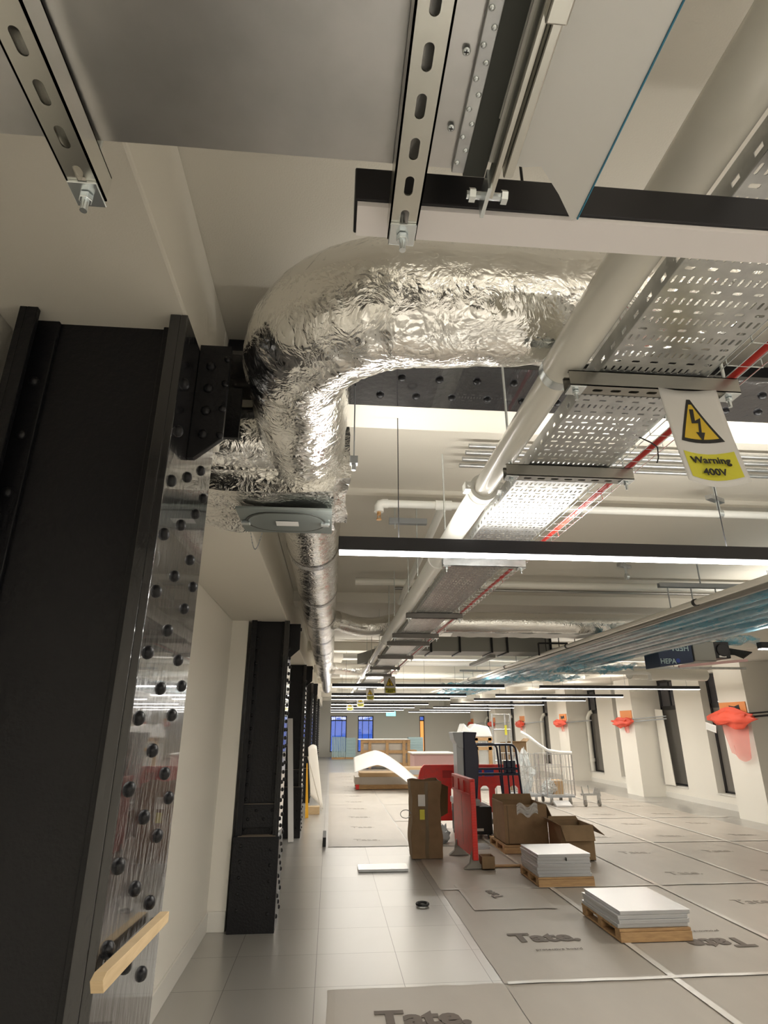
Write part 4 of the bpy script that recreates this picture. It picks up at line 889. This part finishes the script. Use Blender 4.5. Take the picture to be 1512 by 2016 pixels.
# helmet-like bag and dark post left of barrier
t = thing('rubble_bag', 'crumpled grey and black bag on the floor behind the edge-on barrier', 'bag', (1.62, 9.5, 0))
bm = bmesh.new(); bmesh.ops.create_icosphere(bm, subdivisions=4, radius=1)
gg = G(); gg.v = [Vector((1.68 + v.co.x * .15 * (1 + nz3(v.co, 2, .4)), 9.75 + v.co.y * .18, max(.005, .11 + v.co.z * .13 * (1 + nz3(v.co, 3, .6))))) for v in bm.verts]; bm.verts.index_update(); gg.f = [tuple(l.vert.index for l in f.loops) for f in bm.faces]; bm.free()
obj('bag_body', gg, 'greymetal', t, smooth=True)
obj('black_strap', G().tube([(1.53, 9.66, .05), (1.56, 9.62, .15), (1.62, 9.58, .22)], .018, 8).tube([(1.58, 9.58, .03), (1.62, 9.57, .12), (1.66, 9.57, .05)], .016, 8), 'ink', t)
tag(obj('dark_post', G().cyl((1.66, 10.3, .0), (1.66, 10.3, .38), .035, 14).box(1.60, 1.74, 10.26, 10.34, .30, .42), 'blacksatin', bev=.004), 'short dark post between the tall carton and the barrier', 'post')

# ================================================================ FAR STORES
t = thing('low_pallet_load', 'low pallet load of boards and cartons in the aisle beyond the tall box', 'pallet load', (1.7, 17.8, 0))
obj('pallet', G().box(.75, 2.6, 17.5, 17.58, .02, .10).box(.75, 2.6, 18.3, 18.38, .02, .10).box(.75, 2.6, 17.5, 18.4, .10, .13).box(.75, .87, 17.49, 17.7, .02, .14), 'wood', t)
obj('red_corner', G().box(.74, .83, 17.48, 17.5, .02, .14), 'redp', t)
obj('board_pile', G().box(.72, 2.3, 17.55, 18.4, .13, .32), 'sheet', t); obj('timber_layer', G().box(.85, 2.5, 17.6, 18.4, .32, .42), 'cardpale', t)
t = thing('grey_faced_carton', 'cream carton with a grey window, on the low pallet load', 'box', (2.4, 17.6, .4))
obj('carton', G().box(2.05, 2.75, 17.5, 18.1, .32, .56), 'cardpale', t, bev=.01); obj('window', G().box(2.22, 2.55, 17.49, 17.5, .38, .50), 'greymetal', t)
def curve_sheet(u, v):
    x = .66 + 1.72 * u; z = .50 + .22 * math.sin(min(1, u * 1.9) * PI * .5) - 1.0 * max(0, u - .33) ** 1.35 * 1.26
    return Vector((x, 16.55 + .85 * v - .1 * u, max(.02, z) + .32 * v))
tag(obj('curved_white_sheet', G().grid(curve_sheet, 40, 10), 'signw', solid=.012, smooth=True), 'large white sheet bowed over the low pallet load', 'sheet')
t = thing('timber_crate', 'long slatted timber crate behind the bowed white sheet', 'crate', (2.3, 26.4, 0))
q = G()
for z0, z1 in ((.10, .22), (.58, .70), (.98, 1.10)): q.box(1.28, 3.35, 26.0, 26.06, z0, z1)
for xx in (1.28, 1.6, 2.32, 3.02, 3.22): q.box(xx, xx + .12, 25.96, 26.0, .02, 1.08)
for z0, z1 in ((.10, .22), (.58, .70), (.98, 1.10)): q.box(3.29, 3.35, 26.06, 26.9, z0, z1)
obj('slats', q, 'wood', t); obj('crate_lining', G().box(1.32, 3.3, 26.08, 26.9, .05, 1.0), 'sheet', t); obj('crate_lid', G().box(1.2, 3.3, 25.95, 26.95, 1.10, 1.13), 'signw', t)
t = thing('timber_crate', 'lower timber crate end right of the long slatted crate', 'crate', (3.6, 26.4, 0))
obj('slats', G().box(3.37, 3.62, 26.0, 26.8, .60, .70).box(3.37, 3.62, 26.0, 26.8, .30, .42).box(3.37, 3.62, 26.0, 26.8, .0, .12).box(3.37, 3.45, 26.0, 26.8, .12, .6).box(3.56, 3.62, 26.0, 26.8, .12, .6), 'wood', t)
tag(obj('pink_board_stack', G().box(2.69, 3.95, 19.9, 21.0, .014, .80), 'pink', bev=.01), 'pinkish board stack with a pale top behind the red slotted barrier', 'boards')
tag(obj('white_board_top', G().box(2.62, 4.0, 19.8, 21.1, .802, .84), 'signw', bev=.005), 'white board lying on the pinkish stack', 'board')
# stacks of pale teal floor panels at the far end (each panel edge-stack is one banded bundle)
def bundle(x0, x1, y, z1, label, vert=False):
    t = thing('banded_panel_bundle', label, 'panel bundle', ((x0 + x1) / 2, y, 0))
    obj('bundle_base', G().box(x0, x1, y, y + .5, 0, .09), 'wood', t)
    if vert:
        n = 8; w_ = (x1 - x0) / n
        for i in range(n): obj('panel', G().box(x0 + i * w_ + .01, x0 + (i + 1) * w_ - .01, y, y + .5, .092, z1), 'tealpanel', t)
    else:
        n = int((z1 - .09) / .06)
        for i in range(n): obj('panel', G().box(x0, x1, y, y + .5, .092 + i * .06, .145 + i * .06), 'tealpanel', t)
bundle(.12, .84, 33.6, 1.10, 'upright pale teal panel bundle at the far left window', True)
bundle(.86, 1.40, 33.7, 1.08, 'flat-stacked teal panel bundle right of the upright one')
bundle(3.42, 3.9, 31.6, 1.10, 'flat-stacked teal panel bundle behind the timber crate')
bundle(4.0, 4.75, 31.7, 1.12, 'teal panel bundle farthest right at the end wall')
# right-middle clutter: crates, cartons, light tower, roll cages
t = thing('timber_frame_crate', 'open timber frame crate holding wrapped goods, right of the lift rail', 'crate', (4.1, 17.3, 0))
q = G()
for xx in (3.62, 3.98, 4.36): q.box(xx, xx + .09, 17.0, 17.06, .014, 1.33)
for z in (.35, 1.02, 1.26): q.box(3.6, 4.5, 17.0, 17.06, z, z + .08)
obj('frame', q, 'wood', t); obj('wrapped_goods', G().box(3.68, 4.4, 17.08, 17.8, .05, 1.2), 'plastic', t)
card_box('cardboard_carton', 4.75, 5.30, 16.6, 17.2, .014, 1.22, 'tall brown carton beside the roll cages', [('r', 40, .15), ('f', 20, .1)], tape=False)
tag(obj('white_sack', G().prism([(3.55, 17.0, 1.34), (4.5, 17.0, 1.34), (4.4, 17.0, 1.62), (4.0, 17.0, 1.70), (3.85, 17.0, 1.55), (3.7, 17.0, 1.72)], (0, .6, 0)), 'signw', bev=.04), 'white wrapped bundle lying on top of the timber frame crate', 'bundle')
t = thing('aluminium_tower', 'slim aluminium access tower with a yellow sticker behind the roll cages', 'tower', (4.5, 16.0, 0))
q = G()
for xx in (4.24, 4.58, 4.72):
    q.cyl((xx, 16.0, .0), (xx, 16.0, 1.95), .022, 10)
for z in (.4, .8, 1.2, 1.55, 1.92): q.cyl((4.24, 16.0, z), (4.72, 16.0, z), .018, 8)
obj('tubes', q, 'galv', t, smooth=True); obj('yellow_sticker', G().box(4.55, 4.61, 15.97, 15.977, 1.42, 1.66), 'signly', t)
tag(obj('white_hose', G().tube([(4.55, 14.6, 1.5), (4.7, 14.5, 1.40), (4.9, 14.4, 1.22), (5.1, 14.4, 1.10), (5.35, 14.3, 1.06), (5.6, 14.2, 1.05)], .035, 12), 'pipew', smooth=True), 'white flexible hose drooping over the roll cage', 'hose')
def cage(x0, x1, y0, y1, label):
    t = thing('roll_cage', label, 'roll cage', ((x0 + x1) / 2, (y0 + y1) / 2, 0)); q = G()
    for yy in (y0, y1):
        n = 8
        for i in range(n + 1): xx = x0 + (x1 - x0) * i / n; q.cyl((xx, yy, .2), (xx, yy, 1.04), .005 if 0 < i < n else .014, 6)
        for z in (.22, .5, .78, 1.04): q.cyl((x0, yy, z), (x1, yy, z), .008, 6)
    for i in range(5): yy = y0 + (y1 - y0) * i / 4; q.cyl((x1, yy, .2), (x1, yy, 1.04), .005, 6); q.cyl((x0, yy, .2), (x0, yy, 1.04), .005, 6)
    obj('wire_sides', q, 'galv', t); obj('deck', G().box(x0, x1, y0, y1, .16, .20), 'greymetal', t)
    for xx in (x0 + .1, x1 - .1):
        for yy in (y0 + .06, y1 - .06): 
            w_ = obj('castor', G().cyl((xx - .02, yy, .07), (xx + .02, yy, .07), .058, 16), 'greyfoot', t, smooth=True); obj('castor_fork', G().box(xx - .03, xx + .03, yy - .015, yy + .015, .07, .16), 'galv', w_)
    return t
cage(4.80, 5.42, 13.8, 14.5, 'wire roll cage with crumpled plastic, right-hand one')
cage(4.02, 4.72, 14.0, 14.7, 'wire roll cage partly hidden by the lift rail, left-hand one')
bm = bmesh.new(); bmesh.ops.create_icosphere(bm, subdivisions=4, radius=1); bm.verts.index_update()
for (c, r, lb) in (((4.45, 14.35, .62), (.22, .25, .40), 'crumpled clear plastic stuffed in the left roll cage'), ((4.98, 14.1, .35), (.16, .2, .14), 'crumpled clear plastic lying in the right roll cage')):
    gg = G(); gg.v = [Vector((c[0] + v.co.x * r[0] * (1 + nz3(v.co + Vector(c), 2.5, .8)), c[1] + v.co.y * r[1] * (1 + nz3(v.co + Vector(c), 4, .5)), c[2] + v.co.z * r[2] * (1 + nz3(v.co * 1.3 + Vector(c), 3, .8)))) for v in bm.verts]
    gg.f = [tuple(l.vert.index for l in f.loops) for f in bm.faces]; tag(obj('crumpled_plastic', gg, 'plastic'), lb, 'plastic')
bm.free()
tag(obj('brown_carton', G().box(5.0, 5.22, 13.95, 14.2, .201, .50), 'cardpale', bev=.004), 'brown carton standing in the right roll cage', 'box')
tag(obj('leaning_metal_sheet', G().obox((5.05, 13.62, .062), (.34, .22, .03), Matrix.Rotation(.35, 3, 'X')), 'paneltop'), 'white panel leaning on the front of the right roll cage', 'panel')
t = thing('castor_dolly', 'folded metal dolly on castors right of the roll cages', 'dolly', (5.62, 13.6, 0))
q = G().box(5.48, 5.90, 13.58, 13.64, .22, .26).prism([(5.50, 13.6, .24), (5.54, 13.6, .24), (5.50, 13.6, .40)], (0, .03, 0)).prism([(5.74, 13.6, .24), (5.92, 13.6, .20), (5.90, 13.6, .34), (5.80, 13.6, .38)], (0, .03, 0)).cyl((5.66, 13.6, .24), (5.64, 13.6, .42), .01, 8)
obj('frame', q, 'galv', t)
for xx in (5.55, 5.86): w_ = obj('castor', G().cyl((xx - .02, 13.6, .07), (xx + .02, 13.6, .07), .065, 16), 'greyfoot', t, smooth=True); obj('castor_fork', G().box(xx - .035, xx + .035, 13.585, 13.615, .07, .24), 'galv', w_)
# left side leaning items
rr_ = Vector((-.66, 10.28, 1.75)) - Vector((-.535, 9.95, .01))
t = thing('slotted_rail', 'pale slotted rail leaning against the third column', 'rail', (-.54, 9.95, 0))
A = Vector((-.535, 9.95, .01)); q_ = rr_.to_track_quat('Z', 'Y').to_matrix()
obj('rail', G().obox(A + rr_ / 2, (.085, .03, rr_.length), q_), 'paneltop', t, bev=.004)
for s in (.28, .52, .78): obj('slot', G().obox(A + rr_ * s + q_ @ Vector((0, -.016, 0)), (.03, .004, .12), q_), 'ink', t)
t = thing('leaning_white_sheet', 'white sheet leaning against the left columns, curling at the top', 'sheet', (-.3, 13.4, 0))
obj('sheet', G().grid(lambda u, v: Vector((-.36 + .26 * u * (1 - v) + (-.08 + .16 * u) * v, 13.3 + .5 * u - .15 * v, .3 + .92 * v - .30 * u * (1 - v) + .05 * math.sin(u * 3) * v)), 12, 12), 'wall', t, solid=.008, smooth=True)
obj('sheet_edge', G().tube([(-.12, 13.28, .02), (-.44, 13.22, 1.04)], .012, 8), 'wall', t)
tag(obj('yellow_strip', G().prism([(-.44, 12.5, .95), (-.42, 12.5, .95), (-.36, 12.4, .012), (-.42, 12.4, .002)], (0, .05, 0)), 'yellow'), 'yellow strip leaning beside the fourth column', 'strip')
tag(obj('timber_block', G().box(-.42, -.16, 12.9, 13.1, .0, .14), 'pale_wood', bev=.004), 'short timber block at the foot of the leaning white sheet', 'block')
